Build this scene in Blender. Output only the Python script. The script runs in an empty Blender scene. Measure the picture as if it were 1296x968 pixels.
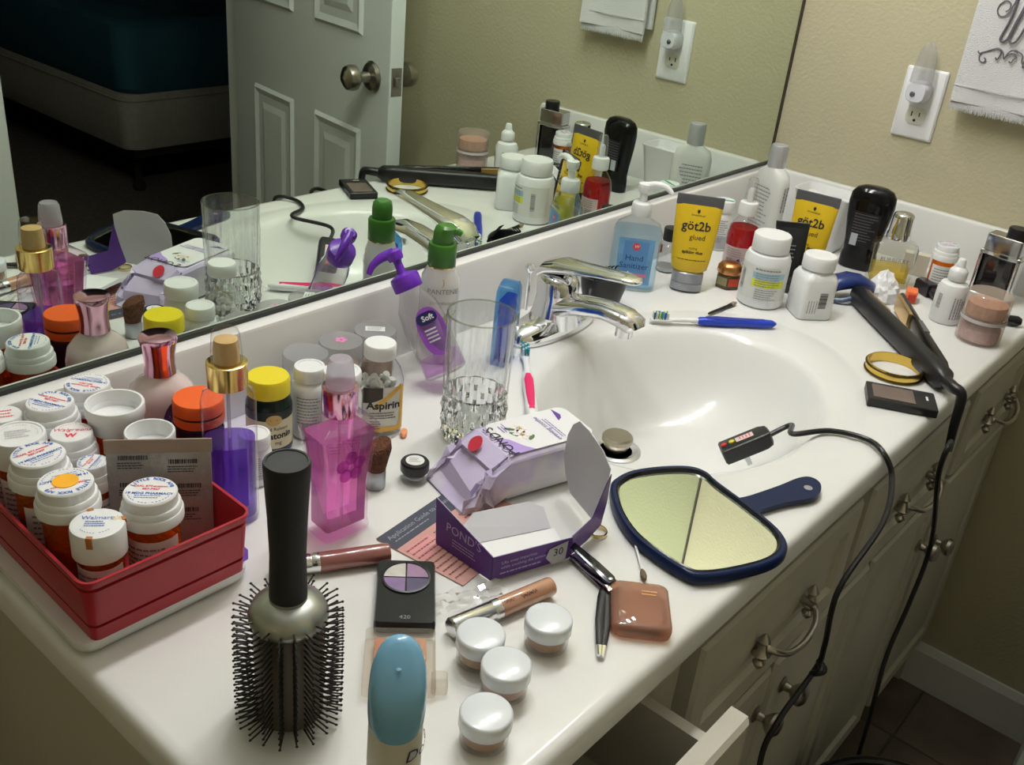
import bpy, math, random
from math import sin, cos, pi, radians
from mathutils import Vector, Matrix, Euler
random.seed(4)
S = bpy.context.scene
COL = S.collection
ZC = 0.82                                  # counter height above the floor
# ---------------------------------------------------------------- camera
CAMP = Vector((-1.7455, -0.2635, ZC + 0.5496)); FPX = 1266.2
CAMR = Euler((1.0900, -0.0949, -0.8589), 'XYZ')
cam = bpy.data.objects.new('camera', bpy.data.cameras.new('camera'))
cam.location = CAMP; cam.rotation_euler = CAMR
cam.data.sensor_fit = 'HORIZONTAL'; cam.data.sensor_width = 36; cam.data.lens = FPX * 36 / 1296; cam.data.clip_start = .01
COL.objects.link(cam); S.camera = cam
# ---------------------------------------------------------------- world, exposure
w = bpy.data.worlds.new('world'); S.world = w; w.use_nodes = True
w.node_tree.nodes['Background'].inputs[0].default_value = (.5, .6, .8, 1)
w.node_tree.nodes['Background'].inputs[1].default_value = .01
S.view_settings.view_transform = 'Standard'; S.view_settings.look = 'None'; S.view_settings.gamma = 1
S.view_settings.use_curve_mapping = False; S.view_settings.exposure = 0.0
S.cycles.transparent_max_bounces = 32; S.cycles.max_bounces = 14
S.cycles.sample_clamp_indirect = 4
BULB = 86.0                               # bulb emission strength of the light bar over the mirror
YM = .545                                  # mirror glass plane
RM = CAMR.to_matrix()
def ray(u, v): return RM @ Vector(((u - 648) / FPX, -(v - 484) / FPX, -1))
def G(u, v, z=0):                          # photo pixel -> point on the plane z above the counter
    d = ray(u, v); t = (ZC + z - CAMP.z) / d.z; return CAMP + d * t
def GY(u, v, y):
    d = ray(u, v); t = (y - CAMP.y) / d.y; return CAMP + d * t
def GP(u, v, p, n):
    d = ray(u, v); t = (p - CAMP).dot(n) / d.dot(n); return CAMP + d * t
def GX(u, v, x):
    d = ray(u, v); t = (x - CAMP.x) / d.x; return CAMP + d * t
def face(x, y, off=0):                     # yaw that turns local -Y to the camera
    return math.atan2(CAMP.y - y, CAMP.x - x) + pi / 2 + radians(off)
# ---------------------------------------------------------------- materials
MATS = {}
def _new(name):
    m = bpy.data.materials.new(name); m.use_nodes = True; nt = m.node_tree
    for n in list(nt.nodes): nt.nodes.remove(n)
    o = nt.nodes.new('ShaderNodeOutputMaterial'); return m, nt, o
def M(name, col=(.8, .8, .8), rough=.45, metal=0, noise=None, bump=None, coat=0, sss=0, trans=0, ior=1.45, emit=0, spec=.5, sheen=0):
    if name in MATS: return MATS[name]
    m, nt, o = _new(name); N = nt.nodes; Lk = nt.links
    b = N.new('ShaderNodeBsdfPrincipled'); Lk.new(b.outputs[0], o.inputs[0])
    I = b.inputs; I['Base Color'].default_value = (*col, 1); I['Roughness'].default_value = rough; I['Metallic'].default_value = metal
    I['Coat Weight'].default_value = coat; I['Coat Roughness'].default_value = .08; I['IOR'].default_value = ior; I['Transmission Weight'].default_value = trans
    I['Specular IOR Level'].default_value = spec; I['Sheen Weight'].default_value = sheen
    if sss: I['Subsurface Weight'].default_value = sss; I['Subsurface Radius'].default_value = (.01, .008, .006); I['Subsurface Scale'].default_value = .5
    if emit: I['Emission Color'].default_value = (*col, 1); I['Emission Strength'].default_value = emit
    if noise or bump:
        tc = N.new('ShaderNodeTexCoord')
    if noise:                              # (scale, amount)
        t = N.new('ShaderNodeTexNoise'); t.inputs['Scale'].default_value = noise[0]; t.inputs['Detail'].default_value = 4
        Lk.new(tc.outputs['Object'], t.inputs['Vector'])
        mr = N.new('ShaderNodeMapRange'); mr.inputs[1].default_value = .3; mr.inputs[2].default_value = .7; mr.inputs[3].default_value = 1 - noise[1]; mr.inputs[4].default_value = 1
        Lk.new(t.outputs[0], mr.inputs[0])
        mx = N.new('ShaderNodeMix'); mx.data_type = 'RGBA'; mx.blend_type = 'MULTIPLY'; mx.inputs[0].default_value = 1
        mx.inputs[6].default_value = (*col, 1); Lk.new(mr.outputs[0], mx.inputs[7]); Lk.new(mx.outputs[2], I['Base Color'])
    if bump:                               # (scale, strength)
        t2 = N.new('ShaderNodeTexNoise'); t2.inputs['Scale'].default_value = bump[0]; t2.inputs['Detail'].default_value = 3
        Lk.new(tc.outputs['Object'], t2.inputs['Vector'])
        bp = N.new('ShaderNodeBump'); bp.inputs['Strength'].default_value = bump[1]; bp.inputs['Distance'].default_value = .004
        Lk.new(t2.outputs[0], bp.inputs['Height']); Lk.new(bp.outputs[0], I['Normal'])
    MATS[name] = m; return m
def T(name, col=(1, 1, 1), refl=1.0, milk=0.0, milkcol=None, rough=.03, ior=1.45, refr=0.0):
    """thin clear plastic, glass or liquid: tinted see-through with a Fresnel gloss, optionally milky"""
    if name in MATS: return MATS[name]
    m, nt, o = _new(name); N = nt.nodes; Lk = nt.links
    tr = N.new('ShaderNodeBsdfTransparent'); tr.inputs[0].default_value = (*col, 1); last = tr.outputs[0]
    if refr:
        rf = N.new('ShaderNodeBsdfRefraction'); rf.inputs[0].default_value = (*col, 1); rf.inputs['IOR'].default_value = 1.33; rf.inputs['Roughness'].default_value = .02
        a = N.new('ShaderNodeMixShader'); a.inputs[0].default_value = refr; Lk.new(last, a.inputs[1]); Lk.new(rf.outputs[0], a.inputs[2]); last = a.outputs[0]
    if milk:
        df = N.new('ShaderNodeBsdfDiffuse'); df.inputs[0].default_value = (*(milkcol or col), 1)
        tl = N.new('ShaderNodeBsdfTranslucent'); tl.inputs[0].default_value = (*(milkcol or col), 1)
        h = N.new('ShaderNodeMixShader'); h.inputs[0].default_value = .4; Lk.new(df.outputs[0], h.inputs[1]); Lk.new(tl.outputs[0], h.inputs[2])
        a = N.new('ShaderNodeMixShader'); a.inputs[0].default_value = milk; Lk.new(last, a.inputs[1]); Lk.new(h.outputs[0], a.inputs[2]); last = a.outputs[0]
    gl = N.new('ShaderNodeBsdfGlossy'); gl.inputs['Roughness'].default_value = rough
    fr = N.new('ShaderNodeLayerWeight'); fr.inputs[0].default_value = .5      # Schlick: the same from both sides of the wall
    pw = N.new('ShaderNodeMath'); pw.operation = 'POWER'; pw.inputs[1].default_value = 5; Lk.new(fr.outputs['Facing'], pw.inputs[0])
    sc = N.new('ShaderNodeMath'); sc.operation = 'MULTIPLY_ADD'; sc.inputs[1].default_value = .9; sc.inputs[2].default_value = .045; Lk.new(pw.outputs[0], sc.inputs[0])
    mu = N.new('ShaderNodeMath'); mu.operation = 'MULTIPLY'; mu.inputs[1].default_value = refl; mu.use_clamp = True; Lk.new(sc.outputs[0], mu.inputs[0])
    b = N.new('ShaderNodeMixShader'); Lk.new(mu.outputs[0], b.inputs[0]); Lk.new(last, b.inputs[1]); Lk.new(gl.outputs[0], b.inputs[2]); Lk.new(b.outputs[0], o.inputs[0])
    MATS[name] = m; return m
WHITE = M('white_plastic', (.82, .83, .84), .32, sss=.05)
CHROME = M('chrome', (.82, .83, .85), .07, 1)
SILVER = M('brushed_silver', (.62, .63, .65), .3, 1)
BLACK = M('black_plastic', (.012, .012, .014), .35)
INK = M('black_ink', (.02, .02, .025), .6); GREY = M('grey_ink', (.28, .28, .3), .6); WINK = M('white_ink', (.8, .8, .82), .5)
BLUEINK = M('blue_ink', (.05, .14, .5), .6); REDINK = M('red_ink', (.75, .06, .1), .6)
PAPER = M('white_paper', (.8, .8, .8), .7); CLEAR = T('clear_plastic', (.96, .97, .97), 1.1)
# ---------------------------------------------------------------- geometry
def se(z, rx, ry=None, e=2, n=32, cx=0, cy=0, rot=0):
    ry = rx if ry is None else ry; R = []
    for i in range(n):
        a = 2 * pi * i / n; c, s = cos(a), sin(a)
        x = rx * math.copysign(abs(c) ** (2 / e), c); y = ry * math.copysign(abs(s) ** (2 / e), s)
        if rot: x, y = x * cos(rot) - y * sin(rot), x * sin(rot) + y * cos(rot)
        R.append((cx + x, cy + y, z))
    return R
def rr(z, sx, sy, r, k=5, cx=0, cy=0):
    r = min(r, sx / 2 - 1e-5, sy / 2 - 1e-5); R = []
    for qx, qy, a0 in ((1, 1, 0), (-1, 1, 90), (-1, -1, 180), (1, -1, 270)):
        for i in range(k + 1):
            a = radians(a0 + 90 * i / k); R.append((cx + qx * (sx / 2 - r) + r * cos(a), cy + qy * (sy / 2 - r) + r * sin(a), z))
    return R
def loft(rings, c0=True, c1=True, closed=False):
    n = len(rings[0]); V = [p for r in rings for p in r]; F = []
    m = len(rings)
    for j in range(m if closed else m - 1):
        a, b = j * n, ((j + 1) % m) * n
        for i in range(n): F.append((a + i, a + (i + 1) % n, b + (i + 1) % n, b + i))
    if not closed:
        if c0: F.append(tuple(range(n - 1, -1, -1)))
        if c1: F.append(tuple(range((m - 1) * n, m * n)))
    return V, F
def lathe(prof, n=32, c0=True, c1=True): return loft([se(z, max(r, 1e-4), n=n) for r, z in prof], c0, c1)
def rbox(sx, sy, h, r=.004, b=.0015, k=4, z0=0, cx=0, cy=0):
    return loft([rr(z0, sx - 2 * b, sy - 2 * b, max(r - b, 2e-4), k, cx, cy), rr(z0 + b, sx, sy, r, k, cx, cy), rr(z0 + h - b, sx, sy, r, k, cx, cy), rr(z0 + h, sx - 2 * b, sy - 2 * b, max(r - b, 2e-4), k, cx, cy)])
def box(x0, x1, y0, y1, z0, z1):
    V = [(x, y, z) for z in (z0, z1) for x, y in ((x0, y0), (x1, y0), (x1, y1), (x0, y1))]
    return V, [(3, 2, 1, 0), (4, 5, 6, 7), (0, 1, 5, 4), (1, 2, 6, 5), (2, 3, 7, 6), (3, 0, 4, 7)]
def tube(pts, r, n=8, closed=False):
    P = [Vector(p) for p in pts]; m = len(P); rings = []; up = None
    for i, p in enumerate(P):
        t = (P[(i + 1) % m] - P[i - 1]) if closed else (P[min(i + 1, m - 1)] - P[max(i - 1, 0)])
        t.normalize()
        if up is None:
            up = Vector((0, 0, 1)) if abs(t.z) < .9 else Vector((1, 0, 0))
        s = t.cross(up); s.normalize(); up = s.cross(t)
        q = r[i] if isinstance(r, (list, tuple)) else r
        rings.append([tuple(p + q * (cos(2 * pi * k / n) * s + sin(2 * pi * k / n) * up)) for k in range(n)])
    return loft(rings, closed=closed)
def cr(pts, k=6, closed=False):            # Catmull-Rom through points
    P = [Vector(p) for p in pts]; m = len(P); out = []
    for i in range(m if closed else m - 1):
        if closed: a, b, c, d = P[i - 1], P[i], P[(i + 1) % m], P[(i + 2) % m]
        else: a, b, c, d = P[max(i - 1, 0)], P[i], P[i + 1], P[min(i + 2, m - 1)]
        for j in range(k):
            t = j / k; out.append(.5 * ((2 * b) + (c - a) * t + (2 * a - 5 * b + 4 * c - d) * t * t + (3 * b - a - 3 * c + d) * t ** 3))
    if not closed: out.append(P[-1])
    return out
def plate(poly, th):                       # closed polygon (3D points) given thickness along its normal
    P = [Vector(p) for p in poly]; n = Vector()
    for i in range(len(P)): n += (P[i] - P[0]).cross(P[(i + 1) % len(P)] - P[0])
    n.normalize(); return loft([[tuple(p - n * th / 2) for p in P], [tuple(p + n * th / 2) for p in P]])
def xf(g, m): return [tuple(m @ Vector(p)) for p in g[0]], g[1]
def mv(g, x=0, y=0, z=0): return [(p[0] + x, p[1] + y, p[2] + z) for p in g[0]], g[1]
def join(*gs):
    V = []; F = []
    for g in gs:
        b = len(V); V += list(g[0]); F += [tuple(i + b for i in f) for f in g[1]]
    return V, F
_tc = {}
def txt(s, size, align='CENTER', shear=0, bold=0):
    k = (s, size, align, shear, bold)
    if k in _tc: return _tc[k]
    c = bpy.data.curves.new('lettering', 'FONT'); c.body = s; c.size = size; c.align_x = align; c.align_y = 'CENTER'; c.resolution_u = 2; c.shear = shear; c.offset = bold
    o = bpy.data.objects.new('lettering', c); me = bpy.data.meshes.new_from_object(o)
    g = ([tuple(v.co) for v in me.vertices], [tuple(p.vertices) for p in me.polygons])
    bpy.data.objects.remove(o); bpy.data.curves.remove(c); bpy.data.meshes.remove(me); _tc[k] = g; return g
def lines(n, wid, lh, th, seed=0, align=-1, jit=.3):      # rows of tiny print, too small to read
    rnd = random.Random(seed); g = ([], [])
    for i in range(n):
        l = wid * (1 - jit * rnd.random()); x = -wid / 2; y = -i * lh
        while x < -wid / 2 + l:
            q = wid * (.04 + .09 * rnd.random()); q = min(q, -wid / 2 + l - x + 1e-4)
            g = join(g, ([(x, y, 0), (x + q, y, 0), (x + q, y + th, 0), (x, y + th, 0)], [(0, 1, 2, 3)])); x += q + wid * .02
    return g
def bars(wid, h, seed=0):
    rnd = random.Random(seed); g = ([], []); x = -wid / 2
    while x < wid / 2:
        q = wid * (.012 + .03 * rnd.random()); g = join(g, ([(x, 0, 0), (x + q, 0, 0), (x + q, h, 0), (x, h, 0)], [(0, 1, 2, 3)])); x += q + wid * (.012 + .025 * rnd.random())
    return g
def scrawl(wid, h, th, seed=0, n=40):        # a line of script that cannot be read
    rnd = random.Random(seed); f = [4 + 5 * rnd.random() for _ in range(2)]
    P = [(-wid / 2 + wid * k / n, h * (.5 * sin(f[0] * 6.28 * k / n) + .3 * sin(f[1] * 4.1 * k / n + 1))) for k in range(n + 1)]
    return [(x, y - th / 2, 0) for x, y in P] + [(x, y + th / 2, 0) for x, y in P], [(k, k + 1, n + 2 + k, n + 1 + k) for k in range(n)]
def rot2(g, a): return xf(g, Matrix.Rotation(radians(a), 4, 'Z'))
def front(g, d, z=0, x=0): return [(p[0] + x, -d, p[1] + z) for p in g[0]], g[1]          # onto the local -Y face
def cyl(g, r, z=0, a=0): return [(r * sin(p[0] / r + a), -r * cos(p[0] / r + a), p[1] + z) for p in g[0]], g[1]
def ell(g, rx, ry, z=0, off=.0003, x=0, e=2):                 # onto an elliptic front wall
    o = []
    for p in g[0]:
        q = max(-.999, min(.999, (p[0] + x) / rx)); o.append((p[0] + x, -(ry * (1 - abs(q) ** e) ** (1 / e) + off), p[1] + z))
    return o, g[1]
def disc(rx, ry=None, e=2, n=24, cx=0, cy=0): return se(0, rx, ry, e, n, cx, cy), [tuple(range(n))]
def ontop(g, z): return [(p[0], p[1], z) for p in g[0]], g[1]
def grid(wid, h, nx, nz=1):
    V = [(-wid / 2 + wid * i / nx, -h / 2 + h * j / nz, 0) for j in range(nz + 1) for i in range(nx + 1)]
    return V, [(j * (nx + 1) + i, j * (nx + 1) + i + 1, (j + 1) * (nx + 1) + i + 1, (j + 1) * (nx + 1) + i) for j in range(nz) for i in range(nx)]
# ---------------------------------------------------------------- objects
def mesh(name, g, mat, parent=None, ang=35, loc=None, smooth=True):
    me = bpy.data.meshes.new(name); me.from_pydata([tuple(v) for v in g[0]], [], g[1]); me.update()
    if smooth: me.shade_smooth(); me.set_sharp_from_angle(angle=radians(ang))
    me.materials.append(mat)
    o = bpy.data.objects.new(name, me); COL.objects.link(o)
    if parent: o.parent = parent
    if loc is not None: o.location = loc
    return o
part = mesh
def tag(o, label, cat, group=None, kind=None):
    o['label'] = label; o['category'] = cat
    if group: o['group'] = group
    if kind: o['kind'] = kind
    return o
def thing(name, label, cat, x=0, y=0, z=0, rz=0, group=None, rot=None):
    o = bpy.data.objects.new(name, None); o.empty_display_size = .02; COL.objects.link(o)
    o.location = (x, y, ZC + z + .0004); o.rotation_euler = rot if rot is not None else (0, 0, rz)
    return tag(o, label, cat, group)
def struct(name, g, mat, parent=None, smooth=False):
    o = mesh(name, g, mat, parent, smooth=smooth)
    if parent is None: o['kind'] = 'structure'
    return o
# ================================================================ the room
WALL = M('tan_wall_paint', (.52, .475, .325), .75, noise=(3, .06), bump=(160, .25))
TRIM = M('white_trim_paint', (.72, .74, .72), .45)
CEIL = M('white_ceiling_paint', (.72, .72, .70), .9, bump=(90, .3))
YS, YD = -.92, -1.02                       # door wall faces
struct('wall_north', box(-2.6, .1, .55, .65, 0, 2.44), WALL)
struct('wall_east', box(0, .1, YD, .55, 0, 2.44), WALL)
struct('wall_west', box(-2.7, -2.6, YD, .65, 0, 2.44), WALL)
OX0, OX1 = -.75, -.095                     # doorway
struct('wall_south', join(box(-2.6, OX0 - .02, YD, YS, 0, 2.44), box(OX1 + .02, 0, YD, YS, 0, 2.44), box(OX0 - .02, OX1 + .02, YD, YS, 2.07, 2.44)), WALL)
struct('ceiling', box(-3.3, 3.2, -5.2, .65, 2.44, 2.5), CEIL)
BW = M('bedroom_wall_paint', (.4, .36, .28), .8)
struct('wall_bedroom_south', box(-3.2, 3.1, -5.2, -5.1, 0, 2.44), BW); struct('wall_bedroom_east', box(3.0, 3.1, -5.1, YD, 0, 2.44), BW)
struct('wall_bedroom_west', box(-3.2, -3.1, -5.1, YD, 0, 2.44), BW)
struct('wall_bedroom_north', join(box(-3.2, -2.6, YD, YS, 0, 2.44), box(.1, 3.1, YD, YS, 0, 2.44)), BW)
fl = struct('floor', box(-2.6, 0, YD, .55, -.05, -.004), M('floor_grout', (.10, .085, .07), .9))
TILE = M('brown_floor_tile', (.17, .135, .105), .45, noise=(9, .45), bump=(40, .1))
tm = None
for i in range(9):
    for j in range(5):
        x = -2.455 + i * .304; y = -.78 + j * .304
        if x + .15 > .005 or y + .15 > .552: sx = min(x + .15, -.002) - (x - .15); sy = min(y + .15, .548) - (y - .15); t = struct('tile', rbox(sx, sy, .006, .003, .0015), TILE, fl); t.location = (x - .15 + sx / 2, y - .15 + sy / 2, -.006)
        else:
            t = struct('tile', rbox(.3, .3, .006, .003, .0015), TILE, fl) if tm is None else bpy.data.objects.new('tile', tm)
            if tm is None: tm = t.data
            else: COL.objects.link(t); t.parent = fl
            t.location = (x, y, -.006)
struct('floor_bedroom', box(-3.2, 3.1, -5.2, YD, -.05, 0), M('brown_carpet', (.16, .125, .10), .95, noise=(60, .4), bump=(400, .6)))
struct('baseboard_east', loft([[(-.014, y, 0), (0, y, 0), (0, y, .095), (-.006, y, .095), (-.012, y, .08)] for y in (YS, .05)]), TRIM)
struct('baseboard_south', join(box(-2.6, OX0 - .075, YS, YS + .013, 0, .095), box(OX1 + .075, 0, YS, YS + .013, 0, .095)), TRIM)
struct('trim_1', join(box(OX0 - .02, OX0, YD, YS, 0, 2.07), box(OX1, OX1 + .02, YD, YS, 0, 2.07), box(OX0, OX1, YD, YS, 2.05, 2.07)), TRIM)   # jambs
struct('trim_2', join(*[loft([rr(z, .06, .018, .005, cx=cx, cy=YS + .009) for z in (0, 2.11)]) for cx in (OX0 - .035, OX1 + .035)], box(OX0 - .005, OX1 + .005, YS, YS + .018, 2.05, 2.11)), TRIM)
# open six-panel door
dr = bpy.data.objects.new('door_1', None); COL.objects.link(dr); dr['kind'] = 'structure'
dr.location = (-.105, -.915, .008); dr.rotation_euler = (0, 0, math.atan2(.711, -.117))
DOORW = .71
DM = M('white_door_paint', (.66, .70, .70), .4)
mesh('door_slab', rbox(DOORW, .035, 2.03, .002, .001, cx=DOORW / 2, cy=.0175), DM, dr)
def panel(x0, x1, z0, z1, sgn):
    rings = []
    for ins, h in ((0, 0), (.008, .007), (.022, .002), (.04, .002), (.055, .006)):
        y = (.035 + h) if sgn > 0 else -h
        R = [(x0 + ins, y, z0 + ins), (x1 - ins, y, z0 + ins), (x1 - ins, y, z1 - ins), (x0 + ins, y, z1 - ins)]
        rings.append(R if sgn < 0 else R[::-1])
    return loft(rings, c0=False)
for s in (1, -1):
    for z0, z1 in ((.22, .80), (1.0, 1.60), (1.70, 1.92)):
        for x0, x1 in ((.105, .305), (.405, .605)): mesh('panel', panel(x0, x1, z0, z1, s), DM, dr, ang=10)
NICK = M('satin_nickel', (.40, .37, .33), .28, 1)
for s in (1, -1):
    kb = lathe([(.0, 0), (.031, .0), (.033, .004), (.028, .010), (.012, .014), (.010, .034), (.016, .038), (.026, .046), (.0275, .056), (.024, .066), (.014, .073), (0, .075)], 28)
    m = Matrix.Translation((DOORW - .062, .035 if s > 0 else 0, .925)) @ Matrix.Rotation(-s * pi / 2, 4, 'X')
    mesh('door_knob', xf(kb, m), NICK, dr)
mesh('latch_plate', rbox(.002, .026, .058, .004, .0005, cx=DOORW + .0005, cy=.0175, z0=.896), NICK, dr)
mesh('latch_bolt', rbox(.010, .013, .02, .004, .0005, cx=DOORW + .005, cy=.0175, z0=.915), NICK, dr)
# ---------------------------------------------------------------- bed seen through the doorway
bed = thing('bed', 'bed with dark teal fitted sheet on a pale box spring, beyond the doorway', 'bed', .32, -2.3, -ZC)
SHEET = M('dark_teal_sheet', (.02, .085, .125), .85, bump=(14, .5)); BOXS = M('beige_box_spring', (.42, .38, .33), .9, noise=(40, .15))
def soft(x0, x1, y0, y1, z0, z1, r, amp, seed, n=40):
    rings = []; rnd = random.Random(seed); ph = [rnd.random() * 6 for _ in range(8)]
    def wob(x, y, k): return amp * (sin(7 * x + ph[0] + 3 * y) * sin(9 * y + ph[1]) + .5 * sin(19 * x + ph[2] - 8 * y + k))
    cx, cy = (x0 + x1) / 2, (y0 + y1) / 2
    for z, ins in ((z0, .012), (z0 + .02, 0), (z1 - .05, 0), (z1 - .02, .008), (z1 - .004, .03), (z1, .07)):
        rings.append([(p[0], p[1], z + (wob(p[0], p[1], z) if z > z0 + .05 else 0)) for p in rr(z, x1 - x0 - 2 * ins, y1 - y0 - 2 * ins, r, 6, cx, cy)])
    g = loft(rings, c1=False); nx = 36
    V = [(x0 + .06 + (x1 - x0 - .12) * i / nx, y0 + .06 + (y1 - y0 - .12) * j / nx, z1 + .001 + wob(x0 + (x1 - x0) * i / nx, y0 + (y1 - y0) * j / nx, z1) * 1.6) for j in range(nx + 1) for i in range(nx + 1)]
    return join(g, (V, [(j * (nx + 1) + i, j * (nx + 1) + i + 1, (j + 1) * (nx + 1) + i + 1, (j + 1) * (nx + 1) + i) for j in range(nx) for i in range(nx)]))
part('mattress', soft(0, 1.5, -2.0, 0, .42, .69, .09, .006, 3), SHEET, bed)
part('box_spring', join(loft([rr(z, 1.5 - i, 2.0 - i, .07, 6, .75, -1) for z, i in ((.2, .01), (.21, 0), (.41, 0), (.42, .01))]), tube([(x, y, .395) for x, y, _ in rr(0, 1.503, 2.003, .07, 6, .75, -1)], .004, 6, True)), BOXS, bed)
BF = M('dark_bed_frame', (.02, .018, .016), .5)
part('frame', join(box(.04, 1.46, -.07, -.03, .16, .2), box(.04, 1.46, -1.97, -1.93, .16, .2), box(.04, .08, -1.95, -.05, .16, .2), box(1.42, 1.46, -1.95, -.05, .16, .2)), BF, bed)
for x in (.1, 1.4):
    for y in (-.12, -1.88): part('leg', lathe([(.022, 0), (.026, .01), (.026, .03), (.016, .04), (.018, .16)], 12), BF, bed).location = (x, y, 0)
# ---------------------------------------------------------------- light bar with globe bulbs over the mirror
lb = thing('vanity_light', 'chrome light bar with round globe bulbs mounted above the wall mirror', 'light', -.78, .55, 1.17)
part('bar', loft([[(p[0], -.045 - p[2] * 0 + (.045 if k else 0), p[1]) for p in rr(0, 1.0 + .02 * k, .11 + .02 * k, .02)] for k in (0, 1)]), CHROME, lb)
GLOW = M('warm_white_bulb_glow', (1.0, .985, .965), .4, emit=BULB)
for i in range(4):
    x = -.36 + .24 * i
    part('socket', mv(xf(lathe([(.024, 0), (.024, .035), (.02, .05)], 20), Matrix.Rotation(pi / 2, 4, 'X')), x, -.043, 0), SILVER, lb)
    part('bulb', mv(lathe([(.05 * sin(pi * k / 14), -.05 * cos(pi * k / 14)) for k in range(15)], 24), x, -.135, 0), GLOW, lb)
# ---------------------------------------------------------------- wall mirror
MZ = ZC + .0965
mi = thing('wall_mirror', 'large frameless wall mirror standing on the white backsplash', 'mirror')
mi.location = (0, 0, 0)
part('glass', box(-2.2, -.006, YM, YM + .004, MZ + .004, 1.84), M('mirror_silver', (.74, .82, .73), .0, 1), mi, smooth=False)
DK = M('dark_mirror_edge', (.035, .04, .035), .5)
part('bottom_channel', box(-2.2, -.003, YM - .003, YM + .0045, MZ, MZ + .0045), DK, mi, smooth=False)
part('side_edge', box(-.006, -.0015, YM - .002, YM + .0045, MZ, 1.84), M('brown_mirror_edge', (.05, .04, .025), .6), mi, smooth=False)
# ---------------------------------------------------------------- cultured marble vanity top with integral oval basin
CT = M('cultured_marble', (.80, .80, .79), .22, noise=(5, .05), coat=.3)
vt = thing('countertop', 'white cultured marble vanity top with integral oval sink basin', 'countertop'); vt.location = (0, 0, ZC)
CX, CY = -.757, .243
def basin():
    n = 128; X0, X1, Y0, Y1 = -1.501, -.001, 0.0, .53; rings = []
    def rect(ins, z):
        R = []
        for i in range(n):
            a = 2 * pi * i / n; c, s = cos(a), sin(a)
            tx = ((X1 - ins - CX) / c if c > 0 else (X0 + ins - CX) / c) if abs(c) > 1e-6 else 9
            ty = ((Y1 - ins - CY) / s if s > 0 else (Y0 + ins - CY) / s) if abs(s) > 1e-6 else 9
            t = min(tx, ty); R.append((CX + t * c, CY + t * s, z))
        for (qx, qy) in ((X0 + ins, Y0 + ins), (X1 - ins, Y0 + ins), (X1 - ins, Y1 - ins), (X0 + ins, Y1 - ins)):
            a = math.atan2(qy - CY, qx - CX) % (2 * pi); i = round(a / (2 * pi) * n) % n; R[i] = (qx, qy, z)
        return R
    def el(a, b, z, dx=0, dy=0): return [(CX + dx + a * cos(2 * pi * i / n), CY + dy + b * sin(2 * pi * i / n), z) for i in range(n)]
    for ins, z in ((.006, -.032), (0, -.028), (0, -.009), (.002, -.003), (.006, 0), (.012, 0)): rings.append(rect(ins, z))
    for a, b, z in ((.300, .208, 0), (.297, .205, -.0006), (.291, .199, -.0012), (.286, .195, -.0006), (.219, .169, -.0008), (.211, .162, -.0035), (.205, .156, -.010)): rings.append(el(a, b, z))
    for k in range(1, 15):
        t = k / 14; q = 1 - t; z = -.010 - .110 * (1 - q ** 2.9)
        rings.append(el(.203 * q * (1 + .25 * t) + .022 * t * t, .154 * q * (1 + .25 * t) + .022 * t * t, z, -.008 * t, .075 * t * t))
    return loft(rings, c0=False, c1=True)
part('counter', basin(), CT, vt, ang=50)
def splash(x0, x1, y0, y1, h): return loft([rr(z, x1 - x0 - i, y1 - y0 - i, .004, 3, (x0 + x1) / 2, (y0 + y1) / 2) for z, i in ((-.001, 0), (h - .005, 0), (h - .0015, .003), (h, .009))])
part('backsplash', splash(-1.501, -.001, .526, .5495, .096), CT, vt)
part('side_splash', splash(-.022, -.0012, .004, .527, .096), CT, vt)
DX, DY, DZ = CX - .008, CY + .075, -.120
part('drain_ring', lathe([(.033, DZ), (.033, DZ + .002), (.028, DZ + .0035), (.022, DZ + .001), (.02, DZ - .004)], 32), SILVER, vt).location = (DX, DY, 0)
st = part('drain_stopper', lathe([(.012, DZ), (.017, DZ + .008), (.0175, DZ + .014), (.0205, DZ + .016), (.0205, DZ + .021), (.018, DZ + .0235), (.0, DZ + .024)], 32), M('worn_brass_steel', (.42, .38, .30), .3, 1), vt); st.location = (DX, DY, 0)
# ---------------------------------------------------------------- vanity cabinet
CAB = M('cream_cabinet_paint', (.52, .50, .43), .5, noise=(4, .08))
vc = thing('vanity_cabinet', 'cream painted vanity cabinet with panelled doors and drawers under the counter', 'cabinet'); vc.location = (0, 0, ZC)
F = .028                                   # face frame plane
part('side_panel', box(-1.485, -1.467, F, .549, -.82, -.033), CAB, vc, smooth=False)
part('side_panel', box(-.02, -.002, F, .549, -.82, -.033), CAB, vc, smooth=False)
part('back_panel', box(-1.467, -.02, .54, .549, -.82, -.14), CAB, vc, smooth=False)
part('bottom_panel', box(-1.467, -.02, F, .54, -.72, -.70), CAB, vc, smooth=False)
part('toe_kick', box(-1.467, -.02, F + .06, F + .075, -.82, -.72), CAB, vc, smooth=False)
cols = [(-1.445, -1.115), (-1.075, -.715), (-.685, -.345), (-.305, -.03)]
stiles = [(-1.485, -1.43), (-1.13, -1.06), (-.73, -.67), (-.36, -.29), (-.045, -.002)]
part('face_frame', join(*[box(a, b, F, F + .02, -.72, -.033) for a, b in stiles], box(-1.485, -.002, F + .001, F + .019, -.075, -.033), box(-1.485, -.002, F + .001, F + .019, -.225, -.19), box(-1.485, -.002, F + .001, F + .019, -.72, -.66)), CAB, vc, smooth=False)
def raised(x0, x1, z0, z1, th=.02):
    rings = [[(x0 + i, y, z0 + i), (x1 - i, y, z0 + i), (x1 - i, y, z1 - i), (x0 + i, y, z1 - i)] for i, y in ((0, th), (0, .004), (.004, 0), (.03, 0), (.034, .006), (.045, .006), (.06, .001))]
    return loft(rings)
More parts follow.
